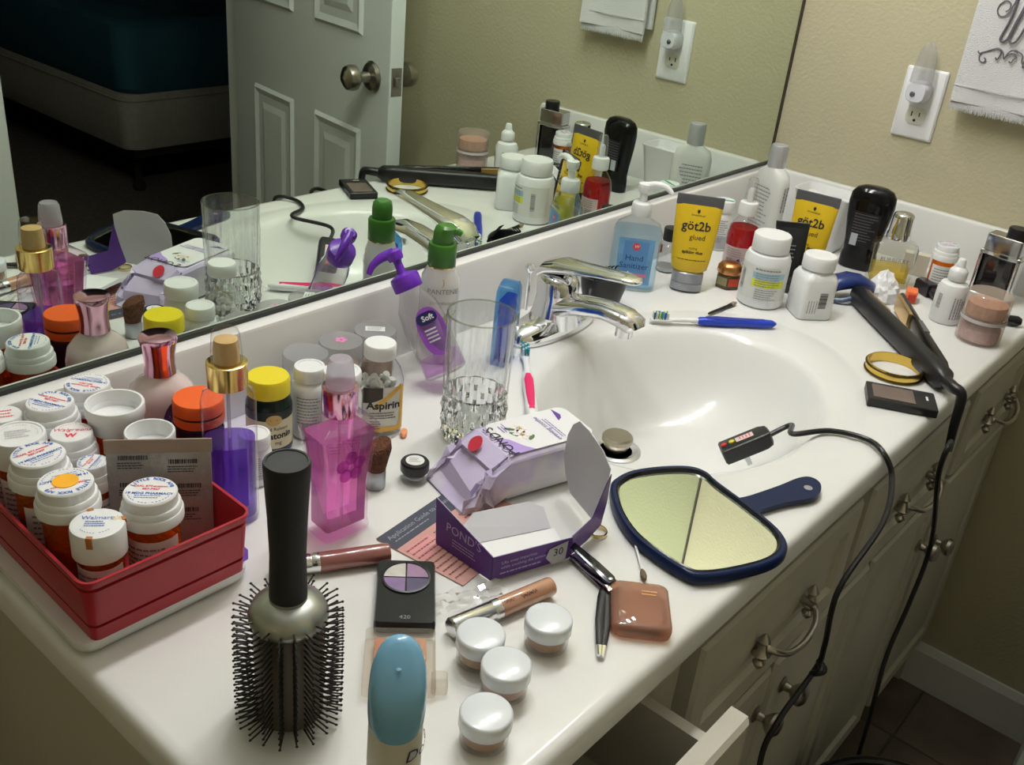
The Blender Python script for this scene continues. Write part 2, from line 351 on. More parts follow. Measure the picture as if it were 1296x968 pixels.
def bail(p):                               # ornate bail pull
    c = [(-.052, 0, 0), (-.05, -.012, .0), (-.045, -.02, -.002), (-.03, -.027, -.008), (0, -.03, -.011), (.03, -.027, -.008), (.045, -.02, -.002), (.05, -.012, 0), (.052, 0, 0)]
    q = cr(c, 4); rad = [.0035 + .002 * abs(sin(i * .55)) if i < 7 or i > len(q) - 8 else .0035 for i in range(len(q))]
    o = part('handle', join(tube(q, rad, 10), *[mv(lathe([(.009, -.002), (.01, .0), (.006, .004), (.004, .012), (.007, .016), (.004, .022), (0, .026)], 12), s * .056, -.008, -.004) for s in (1, -1)], *[mv(lathe([(0, -.024), (.004, -.02), (.007, -.014), (.004, -.01), (.006, 0)], 12), s * .056, -.008, -.002) for s in (1, -1)]), NICK, p)
    return o
def knob(p):
    return part('knob', xf(lathe([(.010, 0), (.011, .002), (.006, .005), (.005, .012), (.011, .017), (.0145, .022), (.014, .027), (.009, .031), (0, .032)], 18), Matrix.Rotation(pi / 2, 4, 'X')), NICK, p)
def front_panel(name, x0, x1, z0, z1, kx=None, kz=None, pull=False, y=F - .02):
    o = part(name, raised(x0, x1, z0, z1), CAB, vc, ang=20); o.location = (0, y, 0)
    if pull: bail(o).location = ((x0 + x1) / 2, 0, (z0 + z1) / 2)
    if kx is not None: knob(o).location = (kx, 0, kz)
    return o
for a, b in cols[1:]: front_panel('drawer', a, b, -.205, -.06, pull=True)
for z0, z1 in ((-.36, -.215), (-.52, -.37), (-.68, -.53)): front_panel('drawer', *cols[0], z0, z1, pull=True)
front_panel('door', -1.075, -.872, -.68, -.215, -.893, -.268)
front_panel('door', -.862, -.60, -.68, -.215, -.828, -.268)
front_panel('door', -.59, -.345, -.68, -.215, -.37, -.30)
front_panel('door', -.305, -.03, -.68, -.215, -.272, -.34)
# open top drawer, pulled out under the counter edge
od = front_panel('drawer', *cols[0], -.205, -.062, pull=True, y=-.062)
part('drawer_box', join(box(-1.425, -1.413, .02, .4, -.19, -.085), box(-1.147, -1.135, .02, .4, -.19, -.085), box(-1.425, -1.135, .02, .4, -.195, -.185), box(-1.425, -1.135, .39, .4, -.19, -.085)), CAB, od, smooth=False)
tag(mesh('sachet', xf(loft([rr(z, .12 - i, .07 - i, .008) for z, i in ((0, .01), (.006, 0), (.012, .01))]), Matrix.Translation((-1.25, .05, ZC - .1845)) @ Matrix.Rotation(.5, 4, 'Z')), M('pink_foil', (.75, .25, .3), .35)), 'pink and white sachet lying inside the open drawer', 'sachet')
# black waste bin on the floor in front of the cabinet
bx_ = thing('waste_bin', 'black plastic waste bin on the floor in front of the cabinet doors', 'bin', -.70, -.16, -ZC)
part('tub', lathe([(.0, .004), (.10, .0), (.105, .01), (.135, .30), (.141, .305), (.139, .312), (.131, .308), (.10, .02), (0, .015)], 40), BLACK, bx_)
part('liner', lathe([(.128, .295), (.137, .314), (.143, .310), (.1445, .27)], 40, False, False), M('black_bin_liner', (.01, .01, .011), .3, bump=(60, .8)), bx_)
# ================================================================ faucet
fa = thing('faucet', 'chrome single-lever faucet with long spout behind the sink basin', 'faucet', -.752, .455)
part('base_plate', loft([se(z, rx, ry, 2.3, 40) for z, rx, ry in ((0, .082, .029), (.006, .083, .03), (.014, .079, .027), (.022, .062, .024), (.026, .04, .022))]), CHROME, fa, ang=60)
part('body', loft([se(z, r, r * 1.05, 2, 32, 0, cy) for z, r, cy in ((.012, .034, 0), (.03, .029, -.002), (.05, .0265, -.003), (.07, .027, -.002), (.078, .025, 0), (.082, .018, .002))]), CHROME, fa, ang=60)
def sweep(path, secs, n=24, e=2.4):        # path in the local YZ plane, sections (half width x, half height)
    R = []; m = len(path)
    for i, (y, z) in enumerate(path):
        a, b = path[max(i - 1, 0)], path[min(i + 1, m - 1)]; t = Vector((0, b[0] - a[0], b[1] - a[1])).normalized(); up = Vector((1, 0, 0)).cross(t)
        R.append([tuple(Vector((0, y, z)) + Vector((1, 0, 0)) * p[0] + up * p[1]) for p in [(q[0], q[1]) for q in se(0, secs[i][0], secs[i][1], e, n)]])
    return loft(R)
part('spout', sweep([(.01, .03), (-.02, .042), (-.05, .052), (-.085, .058), (-.112, .057), (-.128, .052), (-.131, .048)], [(.026, .016), (.025, .015), (.022, .0125), (.0205, .0115), (.0205, .012), (.019, .011), (.014, .007)]), CHROME, fa, ang=60)
part('aerator', lathe([(.009, .032), (.0115, .033), (.0115, .047)], 24), CHROME, fa).location = (0, -.113, 0)
part('lever', sweep([(.022, .078), (.01, .088), (-.01, .094), (-.04, .099), (-.075, .104), (-.105, .108), (-.12, .108), (-.124, .107)], [(.02, .007), (.024, .010), (.024, .010), (.020, .007), (.017, .0055), (.0165, .005), (.013, .004), (.006, .002)]), CHROME, fa, ang=60)
lr = part('lift_rod', join(lathe([(.0028, .012), (.0028, .068)], 10), lathe([(.003, .066), (.006, .069), (.0075, .072), (.0075, .075), (.005, .078), (0, .0785)], 16)), CHROME, fa); lr.location = (.0, .047, 0)
# ================================================================ red bin of pill bottles
tr = thing('storage_case', 'flat white plastic case lying under the red bin', 'case', -1.4215, .4105, 0, radians(-1.5))
part('base', loft([rr(z, .148 - i, .226 - i, .014) for z, i in ((0, .012), (.003, .004), (.008, 0), (.0135, 0))]), WHITE, tr)
part('clasp', mv(rbox(.008, .034, .010, .003, .001, z0=.0135), .0735, -.088), T('purple_clear', (.55, .35, .85), 1, .3, (.4, .2, .8)), tr)
RED = M('red_plastic', (.42, .022, .035), .38)
rb_ = thing('red_bin', 'dark red ribbed plastic bin holding many prescription bottles', 'bin', -1.4195, .4055, .0138, radians(-1.5))
def binwall():
    w, d = .130, .218; R = []
    for z, o in ((0, 0), (.012, .001), (.0125, -.002), (.0145, -.002), (.015, .0015), (.047, .004), (.0475, .002), (.05, .002), (.0505, .0045), (.055, .006), (.0572, .006)): R.append(rr(z, w + 2 * o, d + 2 * o, .006 + o))
    for z, o in ((.0572, .0035), (.05, .002), (.003, -.002)): R.append(rr(z, w + 2 * o, d + 2 * o, .005 + o))
    return loft(R)
part('tub', binwall(), RED, rb_, ang=30)
AMBER = T('amber_plastic', (.95, .42, .06), 1.0, .25, (.85, .3, .03))
AMBERD = M('amber_contents', (.55, .17, .02), .6, bump=(300, 1.0))
def arc_text(s, size, r, a0, flip=False):
    g = ([], []); cw = size * .62
    for i, ch in enumerate(s):
        a = a0 + ((i - (len(s) - 1) / 2) * cw / r) * (-1 if not flip else 1)
        if ch == ' ': continue
        t = xf(txt(ch, size, bold=size * .035), Matrix.Rotation(a - pi / 2 if not flip else a + pi / 2, 4, 'Z'))
        g = join(g, mv(t, r * cos(a), r * sin(a)))
    return g
def cap_print(r):
    k = r / .019
    b = join(arc_text('LITTLE ROCK AFB', .0041 * k, .0155 * k, pi / 2), mv(txt('19 MDG PHARMACY', .0038 * k, bold=.00012 * k), 0, -.004 * k), arc_text('---- --- ------', .004 * k, .0158 * k, -pi / 2, True), mv(lines(2, .02 * k, .0026 * k, .0007 * k, 3), 0, -.0072 * k))
    rd = join(mv(txt('DIAL 877-', .0034 * k, bold=.0001 * k), -.0055 * k, .0055 * k), mv(lines(1, .010 * k, .003 * k, .0014 * k, 2, jit=0), .0065 * k, .0048 * k), mv(txt('987-7407', .0034 * k, bold=.0001 * k), 0, .0018 * k))
    return b, rd
def pill_bottle(label, x, y, top, r, style='print', yaw=0, lab=True, z0=.017, group='prescription bottles in the red bin', name='pill_bottle'):
    h = top - z0; b = thing(name, label, 'pill bottle', x, y, z0, face(x, y, yaw), group)
    br = r * .84; ch = min(.024, h * .3)
    part('bottle', lathe([(br * .9, 0), (br, .002), (br, h - ch - .002), (br * .86, h - ch), (br * .86, h - (ch - .002 if style == 'open' else .003))], 32, True, False), AMBER, b)
    part('contents', lathe([(br * .93, .003), (br * .93, h * .45), (br * .7, h * .5), (0, h * .47)], 20), AMBERD, b)
    if lab:
        part('paper_label', cyl(grid(br * 2.6, h * .5, 12), br + .0004, h * .36), PAPER, b)
        part('print', cyl(lines(7, br * 2.0, h * .055, h * .02, 5), br + .0007, h * .52), GREY, b)
    t = h
    if style == 'open':                    # reversible cap, hollow side up
        part('cap', lathe([(r * .88, t - ch), (r * .92, t - ch + .002), (r * .95, t - .012), (r, t - .010), (r, t - .001), (r * .98, t), (r * .90, t), (r * .89, t - .004), (r * .87, t - .005), (r * .87, t - .009), (r * .84, t - .010), (r * .83, t - .014), (0, t - .014)], 40), WHITE, b)
    elif style == 'notch':
        part('cap', lathe([(r, t - ch), (r, t - .003), (r * .96, t - .0005), (r * .9, t), (0, t)], 40), WHITE, b)
        for a in (-.1, 1.9, 3.6): part('notch', xf(box(-.0022, .0022, -r - .0004, -r * .86, t - .009, t + .0003), Matrix.Rotation(a, 4, 'Z')), M('amber_notch', (.45, .16, .05), .5), b, smooth=False)
        part('print', ontop(join(mv(txt('Walmart', .0062), -.001, .006), mv(lines(3, .017, .0026, .0009, 2), 0, .001), arc_text('------ ----', .0034, .0125, -pi / 2, True)), t + .0004), BLUEINK, b)
        part('spark', ontop(join(*[xf(mv(grid(.0006, .0022, 1), 0, .0022), Matrix.Rotation(k * pi / 3, 4, 'Z')) for k in range(6)]), t + .0004), M('yellow_ink', (.95, .6, .05), .6), b).location = (.0125, .006, 0)
    elif style == 'emboss':
        part('cap', lathe([(r * .98, t - ch), (r, t - ch + .002), (r, t - .002), (r * .97, t), (r * .88, t), (r * .86, t - .0008), (0, t - .0008)], 40), WHITE, b)
        part('embossing', ontop(join(arc_text('---- ---- ----- -------', .0040, r * .72, pi / 2), mv(lines(4, r * .9, .0034, .0016, 9), 0, .005)), t - .0003), M('embossed_white', (.6, .6, .62), .5), b)
    else:
        part('cap', lathe([(r * .96, t - ch), (r, t - ch + .001), (r, t - ch + .008), (r * .965, t - ch + .0095), (r * .94, t - ch + .0095), (r * .93, t - ch + .014), (r * .9, t - ch + .015), (r * .84, t - ch + .015), (r * .84, t - .001), (r * .81, t), (0, t)], 40), WHITE, b)
        st_ = part('sticker', lathe([(r * .79, t), (r * .79, t + .0003), (0, t + .0003)], 32), PAPER, b)
        if style in ('print', 'sun'):
            bl, rd = cap_print(r * .82)
            part('blue_print', ontop(bl, t + .0006), BLUEINK, st_); part('red_print', ontop(rd, t + .0006), REDINK, st_)
            if style == 'sun': part('sun_sticker', lathe([(r * .4, t + .0004), (r * .4, t + .0009), (0, t + .0009)], 24), M('orange_sticker', (.95, .45, .02), .5), st_)
        elif style == 'script':
            part('red_print', ontop(join(mv(txt('Walgreens', .0068, shear=.3), 0, .003), mv(txt('W', .008, bold=.0004), 0, -.006), arc_text('-------- ----', .0030, r * .66, pi / 2)), t + .0006), REDINK, st_)
        elif style == 'redtext': part('red_print', ontop(mv(lines(3, r, .005, .0016, 8), 0, .004), t + .0006), REDINK, st_)
    return b
pill_bottle('amber pill bottle with printed cap in the bin corner by the lotion bottle', -1.376, .492, .112, .0225, yaw=150)
pill_bottle('amber pill bottle with printed cap between the embossed cap and the backsplash', -1.4165, .478, .114, .0225, yaw=-40)
pill_bottle('amber pill bottle with red lettered cap in the far outer corner of the bin', -1.450, .493, .107, .018, 'redtext')
pill_bottle('pill bottle with a plain white embossed cap and no sticker', -1.4545, .457, .107, .021, 'emboss')
pill_bottle('amber pill bottle with white cap turned hollow side up', -1.381, .438, .118, .024, 'open', lab=False)
pill_bottle('small pill bottle with red script and crest printed on its cap', -1.421, .436, .105, .0195, 'script', yaw=-10)
pill_bottle('amber pill bottle with printed cap between embossed cap and orange sun sticker', -1.4605, .411, .112, .0235, yaw=25)
pill_bottle('narrow pill bottle half hidden behind the foil blister pack', -1.424, .400, .095, .014, 'print', yaw=60)
pill_bottle('amber pill bottle with round orange sun sticker on its printed cap', -1.463, .365, .111, .0235, 'sun', yaw=190)
pill_bottle('short pill bottle with notched white cap in the bin corner', -1.4635, .322, .097, .0195, 'notch', yaw=-15)
pill_bottle('amber pill bottle with printed cap in front of the foil blister pack', -1.419, .324, .104, .0235, yaw=-15)
pill_bottle('pill bottle with white cap just behind the foil blister pack', -1.379, .389, .112, .020, 'open')
bp_ = thing('blister_pack', 'silver foil blister card standing upright among the pill bottles', 'blister pack', -1.392, .3575, .018, radians(-38), rot=(radians(-6), 0, radians(-38)))
part('foil_card', rbox(.080, .0012, .098, .0005, .0002), M('dull_foil', (.42, .42, .41), .4, .35, noise=(30, .25), bump=(120, .3)), bp_)
part('print', join(*[front(mv(join(bars(.022, .004, k), mv(lines(3, .024, .0022, .0008, k), 0, -.003)), x, 0), .0009, z) for k, (x, z) in enumerate(((-.02, .082), (.018, .078), (-.02, .058), (.02, .056), (-.02, .034), (.018, .034)))]), INK, bp_)
part('top_fold', mv(rbox(.082, .0016, .012, .0006, .0003, z0=.088), 0, -.0004), M('brown_carton', (.35, .27, .22), .6), bp_)
# ================================================================ bottles behind the bin
lo = thing('lotion_bottle', 'pearly pink lotion bottle with flared metallic pink cap behind the red bin', 'bottle', -1.308, .488, 0, face(-1.308, .488, 10))
PEARL = M('pearl_pink_plastic', (.72, .60, .60), .25, coat=.5, sss=.1)
part('bottle', loft([se(z, a, b, 2.5, 40) for z, a, b in ((0, .026, .021), (.004, .029, .0235), (.05, .0315, .025), (.075, .0315, .025), (.088, .028, .023), (.096, .02, .018), (.1, .014, .014), (.104, .013, .013))]), PEARL, lo, ang=60)
part('cap', lathe([(.0135, .102), (.0145, .103), (.0135, .112), (.0140, .122), (.0165, .134), (.0172, .137), (.0165, .140), (.012, .1415), (0, .142)], 40), M('metallic_pink', (.75, .42, .56), .12, 1), lo, ang=50)
part('label', ell(xf(([(0, 0, 0)] + [(p[0], p[1], 0) for p in se(0, .0175, .028, 2, 28)], [(0, 1 + i, 1 + (i + 1) % 28) for i in range(28)]), Matrix.Identity(4)), .0318, .0252, .058, .0004, .012, 2.5), M('violet_label', (.16, .07, .28), .4, noise=(70, .5)), lo)
part('lettering', ell(join(mv(scrawl(.022, .005, .0009, 1), 0, .004), mv(scrawl(.024, .005, .0009, 2), .001, -.007)), .0318, .0252, .062, .0009, .011, 2.5), M('pale_gold_ink', (.7, .6, .6), .4), lo)
cl_ = tag(mesh('clear_cap', xf(lathe([(.018, 0), (.0185, .002), (.0165, .03), (.012, .036), (0, .037), (.0, .035), (.011, .034), (.0155, .029), (.017, .001)], 28, False, False), Matrix.Translation((-1.255, .499, ZC + .0)) @ Matrix.Rotation(0, 4, 'X')), CLEAR), 'empty clear plastic cap against the backsplash behind the violet mist bottle', 'cap')
GOLD = M('gold_metal', (.78, .55, .20), .18, 1)
pm = thing('body_mist', 'violet body mist bottle with gold collar and clear overcap beside the red bin', 'bottle', -1.309, .381, 0, face(-1.309, .381))
part('liquid', loft([se(z, .0215, .0165, 2.6, 32) for z in (.006, .082)]), T('violet_liquid', (.62, .48, .95), .6, .18, (.35, .2, .8), refr=.3), pm)
part('bottle', loft([se(z, a, b, 2.6, 36) for z, a, b in ((0, .021, .016), (.003, .0235, .018), (.118, .0235, .018), (.127, .021, .0165), (.132, .012, .012), (.136, .0115, .0115))]), T('violet_clear_plastic', (.95, .92, 1.0), 1.2), pm, ang=50)
part('dip_tube', lathe([(.0016, .004), (.0016, .134)], 8), T('tube_plastic', (.85, .85, .9), 1, .3, (.8, .8, .9)), pm)
part('label', ell(mv(grid(.028, .06, 12, 1), 0, 0), .0237, .0182, .05, .0004, 0, 2.6), T('violet_print', (.5, .3, .9), .5, .4, (.25, .1, .6)), pm)
part('collar', lathe([(.0165, .134), (.0172, .1345), (.0172, .156), (.0165, .1565), (.013, .157)], 36), GOLD, pm)
part('pump', lathe([(.0110, .1565), (.0108, .168), (.0098, .177), (.006, .178), (0, .178)], 24), M('tan_pump', (.68, .47, .22), .35), pm)
part('overcap', lathe([(.0132, .157), (.0130, .168), (.0116, .182), (.0100, .186), (0, .1868)], 32, False), T('overcap_plastic', (.95, .94, .92), 1.2), pm)
ob = thing('vitamin_bottle', 'dark bottle with ribbed bright orange lid behind the violet mist', 'bottle', -1.307, .43, 0, 0)
part('bottle', lathe([(.019, 0), (.0215, .003), (.0215, .07), (.018, .078)], 32), M('dark_plum_plastic', (.018, .01, .02), .25), ob)
part('lid', join(lathe([(.0222, .078), (.0225, .079), (.0225, .086)], 40), lathe([(.0225, .0885), (.0225, .0985), (.0215, .1005), (.0, .101)], 40)), M('bright_orange_plastic', (.85, .13, .02), .4), ob)
part('groove', lathe([(.0212, .086), (.0212, .0885)], 32), BLACK, ob)
me_ = thing('sleep_aid_bottle', 'dark green supplement bottle with bright yellow lid', 'bottle', -1.213, .454, 0, face(-1.213, .454, 12))
part('bottle', lathe([(.020, 0), (.0225, .003), (.0225, .054), (.0195, .062), (.0185, .064)], 36), M('dark_green_plastic', (.008, .022, .014), .2), me_)
part('lid', lathe([(.0208, .0635), (.0212, .064), (.0212, .0795), (.0198, .082), (0, .0822)], 44), M('yellow_plastic', (.82, .68, .03), .35), me_)
lbm = part('label', cyl(grid(.075, .044, 24), .0228, .028), M('cream_label', (.72, .66, .45), .5), me_)
part('label_band', cyl(mv(grid(.075, .010, 24), 0, 0), .0230, .047), M('black_label_band', (.015, .02, .018), .4), lbm)
part('emblem', cyl(([(0, 0, 0)] + [(p[0], p[1], 0) for p in se(0, .008, .006, 2, 20)], [(0, 1 + i, 1 + (i + 1) % 20) for i in range(20)]), .0233, .043), M('gold_label', (.6, .4, .12), .4), lbm)
part('lettering', cyl(join(mv(txt('Timed Release', .0052), 0, .005), mv(txt('Melatonin', .0098, bold=.0003), 0, -.003), mv(txt('mg', .006), .004, -.011)), .0231, .028), INK, lbm)
part('base_band', cyl(grid(.075, .005, 24), .0230, .008), M('navy_band', (.02, .03, .10), .4), lbm)
def white_bottle(name, label, x, y, h, r, cr_, ch, yaw=0, text=True, grp=None):
    o = thing(name, label, 'bottle', x, y, 0, face(x, y, yaw), grp)
    part('bottle', lathe([(r * .9, 0), (r, .003), (r, h - ch - .012), (r * .9, h - ch - .004), (cr_ * .85, h - ch - .001), (cr_ * .85, h - ch + .002)], 36), WHITE, o)
    part('cap', lathe([(cr_ * .98, h - ch), (cr_, h - ch + .001), (cr_, h - .002), (cr_ * .95, h), (cr_ * .8, h), (cr_ * .78, h - .0007), (0, h - .0007)], 44), WHITE, o)
    if text: part('print', cyl(join(mv(lines(9, r * 1.5, h * .045, h * .016, int(h * 1e4)), 0, h * .2), mv(bars(r * .8, h * .1, 3), 0, -h * .25)), r + .0004, h * .42), GREY, o)
    return o
white_bottle('pill_bottle', 'squat white pill bottle behind the violet mist bottle', -1.259, .415, .052, .0165, .0150, .012, text=True)
white_bottle('pill_bottle', 'tall white pill bottle next to the yellow-lidded bottle', -1.165, .450, .079, .0185, .0160, .014, text=True)
white_bottle('pill_bottle', 'white pill bottle with wide ribbed cap behind the pink mist', -1.160, .406, .090, .020, .0192, .016, text=True)
FROST = T('frosted_lid', (.85, .86, .88), .8, .35, (.75, .76, .78), rough=.25)
def powder_jar(label, x, y, r, h, col):
    o = thing('powder_jar', label, 'jar', x, y, 0, face(x, y), 'round powder jars along the backsplash')
    part('jar', lathe([(r * .8, 0), (r * .85, .002), (r * .9, h * .55), (r * .8, h * .6)], 36), M('powder_' + label.split()[0], col, .6, noise=(80, .2)), o)
    part('shell', lathe([(r * .86, .0), (r * .92, .003), (r * .96, h * .62), (r * .8, h * .66)], 36, False, False), CLEAR, o)
    part('lid', lathe([(r * .97, h * .62), (r, h * .64), (r, h - .002), (r * .97, h), (0, h + .0006)], 44, False), FROST, o)
    return o
powder_jar('clear jar with plain frosted lid by the backsplash behind two white pill bottles', -1.136, .492, .0245, .068, (.5, .5, .52))
pj = powder_jar('tan powder jar with pink flower mark on its lid by the backsplash', -1.090, .489, .024, .070, (.52, .3, .2))
part('flower_mark', ontop(join(*[mv(disc(.0028, n=10), .004 * cos(k * pi / 2.5), .004 * sin(k * pi / 2.5)) for k in range(5)]), .0711), M('pink_ink', (.8, .25, .55), .5), pj)
pj = powder_jar('brown powder jar with white sticker on its lid behind the aspirin', -1.042, .487, .024, .070, (.35, .2, .13))
part('sticker', ontop(grid(.022, .012, 1), .0712), PAPER, pj); part('print', ontop(mv(lines(3, .017, .003, .0011, 4), 0, .002), .0715), GREY, pj)
# aspirin
asp = thing('aspirin_bottle', 'clear aspirin bottle full of white tablets with orange and white label', 'bottle', -1.107, .409, 0, face(-1.107, .409, 8))
part('bottle', loft([se(z, a, b, 2.4, 40) for z, a, b in ((0, .022, .015), (.003, .0255, .0175), (.062, .0255, .0175), (.076, .0215, .0165), (.085, .0155, .0145), (.0875, .0145, .0145), (.092, .0145, .0145))], c1=False), T('bottle_clear', (.94, .95, .95), 1.1), asp, ang=60)
part('cap', lathe([(.0162, .0885), (.0168, .0895), (.0168, .1015), (.0155, .1035), (0, .104)], 48), WHITE, asp)
rnd = random.Random(5); tab = []
TB = lathe([(0, -.0022), (.0034, -.0018), (.0042, 0), (.0034, .0018), (0, .0022)], 10)
for k in range(230):
    a = rnd.random() * 2 * pi; q = math.sqrt(rnd.random()) * .92; z = .005 + rnd.random() * .058
    s = 1 if z < .055 else .85
    tab.append(xf(TB, Matrix.Translation((.0208 * q * cos(a) * s, .0128 * q * sin(a) * s, z)) @ Euler((rnd.random() * 3, rnd.random() * 3, 0)).to_matrix().to_4x4()))
tb = part('tablets', join(*tab), M('white_tablets', (.82, .82, .80), .6), asp); tb['kind'] = 'stuff'
al = part('label', ell(grid(.042, .052, 18), .0257, .0177, .034, .0004, .003, 2.4), M('label_white', (.80, .78, .72), .5), asp)
ORA = M('label_orange', (.85, .50, .08), .45)
part('orange_border', join(ell(grid(.004, .052, 3), .0257, .0177, .034, .0008, .0222, 2.4), ell(grid(.042, .006, 18), .0257, .0177, .011, .0008, .003, 2.4), ell(([(-.010 + .028 * t, .0035 + .0235 * t - .004, 0) for t in [k / 10 for k in range(11)]] + [(-.010 + .028 * t, .0035 + .0235 * t + .002, 0) for t in [k / 10 for k in range(11)]], [(k, k + 1, k + 12, k + 11) for k in range(10)]), .0257, .0177, .034, .0008, .003, 2.4)), ORA, al)
part('label_corner', ell(([(-.021 + .02 * t, .008 + .006 * t * t, 0) for t in [k / 8 for k in range(9)]] + [(-.021 + .02 * t, .026, 0) for t in [k / 8 for k in range(9)]], [(k, k + 1, k + 10, k + 9) for k in range(8)]), .0257, .0177, .034, .0010, .003, 2.4), M('label_brown', (.06, .045, .035), .5), al)
part('lettering', ell(mv(join(txt('Aspirin', .0122, bold=.0003), mv(lines(3, .028, .003, .001, 7), 0, -.009), mv(lines(4, .012, .0028, .0009, 9), -.008, -.019)), 0, .003), .0257, .0177, .036, .0010, .003, 2.4), INK, al)
# pink mist
pk = thing('body_mist', 'bright pink faceted body mist bottle with metallic pink collar', 'bottle', -1.252, .303, 0, radians(-6))
def pinkb(s, zt): return [rr(z, a * s, b * s, .004, 3) for z, a, b in ((.0, .046, .030), (.004, .049, .033), (.012, .046, .031), (.05, .046, .032), (.085, .053, .037), (zt, .060, .042))]
part('liquid', loft([rr(z, a * .9, b * .88, .003, 3) for z, a, b in ((.010, .046, .031), (.05, .046, .032), (.085, .053, .037), (.104, .058, .041))]), T('pink_liquid', (1.0, .55, .88), .5, .12, (.95, .35, .7), refr=.65), pk, ang=30)
part('bottle', loft(pinkb(1, .108) + [rr(.112, .056, .039, .004, 3), rr(.119, .024, .022, .008, 3), rr(.123, .021, .02, .009, 3)]), T('pink_clear_plastic', (1.0, .92, .98), 1.3), pk, ang=25)
part('dip_tube', lathe([(.0016, .012), (.0016, .122)], 8), T('tube_pink', (.95, .8, .92), 1, .3, (.9, .7, .85)), pk)
part('flower_print', front(join(*[mv(disc(.0065, n=14), .009 * cos(k * 1.256 + .3), .009 * sin(k * 1.256 + .3)) for k in range(5)]), .0183, .075), T('plum_print', (.8, .4, .8), .3, .2, (.4, .08, .45)), pk)
part('lettering', front(join(mv(scrawl(.020, .005, .0008, 3), -.006, 0), mv(scrawl(.024, .005, .0008, 4), .004, -.008)), .0192, .098), M('plum_ink', (.25, .03, .25), .5), pk)
part('collar', join(lathe([(.0150, .121), (.0156, .122), (.0156, .146), (.0148, .147), (.011, .1475)], 36)), M('metallic_rose', (.82, .45, .62), .14, 1), pk)
part('overcap', lathe([(.0125, .147), (.0122, .155), (.0108, .169), (.009, .172), (0, .1725)], 28), T('frosted_cap', (.85, .85, .9), .8, .45, (.75, .72, .8), rough=.2), pk)
# ================================================================ small things beside them
kb_ = thing('makeup_brush', 'short kabuki makeup brush with brown bristles standing on its silver handle', 'brush', -1.181, .331)
part('handle', lathe([(.0092, 0), (.0098, .001), (.0098, .019), (.0094, .020)], 24), M('grey_metal', (.42, .44, .47), .35, .8), kb_)
part('bristles', loft([se(.019, .0092, n=24), se(.030, .0115, .0105, n=24, cx=.001), se(.041, .0135, .011, n=24, cx=.003), [(p[0], p[1], .0455 + .25 * p[0]) for p in se(0, .0115, .0095, n=24, cx=.004)]]), M('brown_bristles', (.17, .06, .025), .8, noise=(250, .5), bump=(500, 1.0)), kb_)['kind'] = 'stuff'
jb = thing('cosmetic_jar', 'tiny clear cosmetic jar with glossy black lid and white sticker', 'jar', -1.143, .316, 0, face(-1.143, .316))
part('jar', lathe([(.0125, 0), (.0138, .002), (.0138, .010), (.012, .011)], 32), CLEAR, jb)
part('powder', lathe([(.010, .003), (.0105, .006), (0, .007)], 24), M('grey_powder', (.45, .45, .47), .8), jb)
part('lid', lathe([(.0140, .0105), (.0142, .011), (.0142, .019), (.013, .0207), (0, .021)], 36), BLACK, jb)
part('sticker', lathe([(.0092, .021), (.0092, .0213), (0, .0213)], 28), PAPER, jb); part('print', ontop(mv(lines(3, .011, .0028, .001, 5), 0, .0025), .0216), GREY, jb)
tag(mesh('tablet', xf(loft([se(z, .0085 * q, .0036 * q, 2.6, 24) for z, q in ((0, .75), (.0012, .95), (.0025, 1), (.0038, .95), (.005, .75))]), Matrix.Translation((-1.093, .383, ZC + .0002)) @ Matrix.Rotation(radians(40), 4, 'Z')), M('salmon_tablet', (.88, .35, .16), .55)), 'single loose orange oblong tablet lying on the counter beside the aspirin', 'tablet')
def aim(o, origin, axis, toward):          # local +Z along axis, local -Y turned to 'toward'
    z = Vector(axis).normalized(); t = Vector(toward) - Vector(origin); y = -(t - z * t.dot(z)).normalized(); x = y.cross(z)
    m = Matrix((x, y, z)).transposed().to_4x4(); m.translation = origin; o.matrix_world = m; return o
# ================================================================ middle of the counter
GLASS = T('cut_glass', (.975, .985, .98), 2.4, rough=.01)
tu = thing('tumbler', 'tall cut crystal drinking glass standing empty beside the toothbrush', 'glass', -1.04, .334, 0, face(-1.04, .334))
def gring(z, r, amp, k, ph, n=96): return [((r + amp * abs(sin(k * pi * i / n + ph))) * cos(2 * pi * i / n), (r + amp * abs(sin(k * pi * i / n + ph))) * sin(2 * pi * i / n), z) for i in range(n)]
part('cut_base', loft([gring(z, r, a, 12, (j % 2) * pi / 2) for j, (z, r, a) in enumerate(((.0005, .026, .002), (.004, .0295, .003), (.011, .0290, .006), (.020, .0295, .006), (.029, .0295, .0062), (.038, .0300, .0062), (.047, .0305, .005), (.056, .0320, .002)))] + [gring(z, r, 0, 12, 0) for z, r in ((.0565, .0300), (.05, .0285), (.03, .027), (.018, .024), (.016, .002))]), M('crystal_glass', (.97, .99, .98), .0, trans=1, ior=1.5), tu, ang=12)
part('wall', loft([gring(z, r, a, 16, 0) for z, r, a in ((.056, .0325, .0022), (.09, .0332, .0020), (.108, .0342, .0014), (.118, .0346, 0), (.1435, .0356, 0), (.1445, .0352, 0))] + [gring(z, r, 0, 16, 0) for z, r in ((.1445, .0340), (.143, .0336), (.12, .0328), (.0565, .0305))], False, False), GLASS, tu, ang=15)
part('rim', tube([(.0348 * cos(2 * pi * i / 48), .0348 * sin(2 * pi * i / 48), .1445) for i in range(48)], .0009, 6, True), T('glass_rim', (.8, .85, .82), 2.5), tu)
ss = thing('soap_bottle', 'clear soap bottle with purple pump leaning back on the mirror', 'bottle')
aim(ss, (-.982, .430, ZC + .0215), (-.012, .055, .088), (-1.4, .1, ZC + .35)); ss.matrix_world = ss.matrix_world @ Matrix.Scale(1.1, 4)
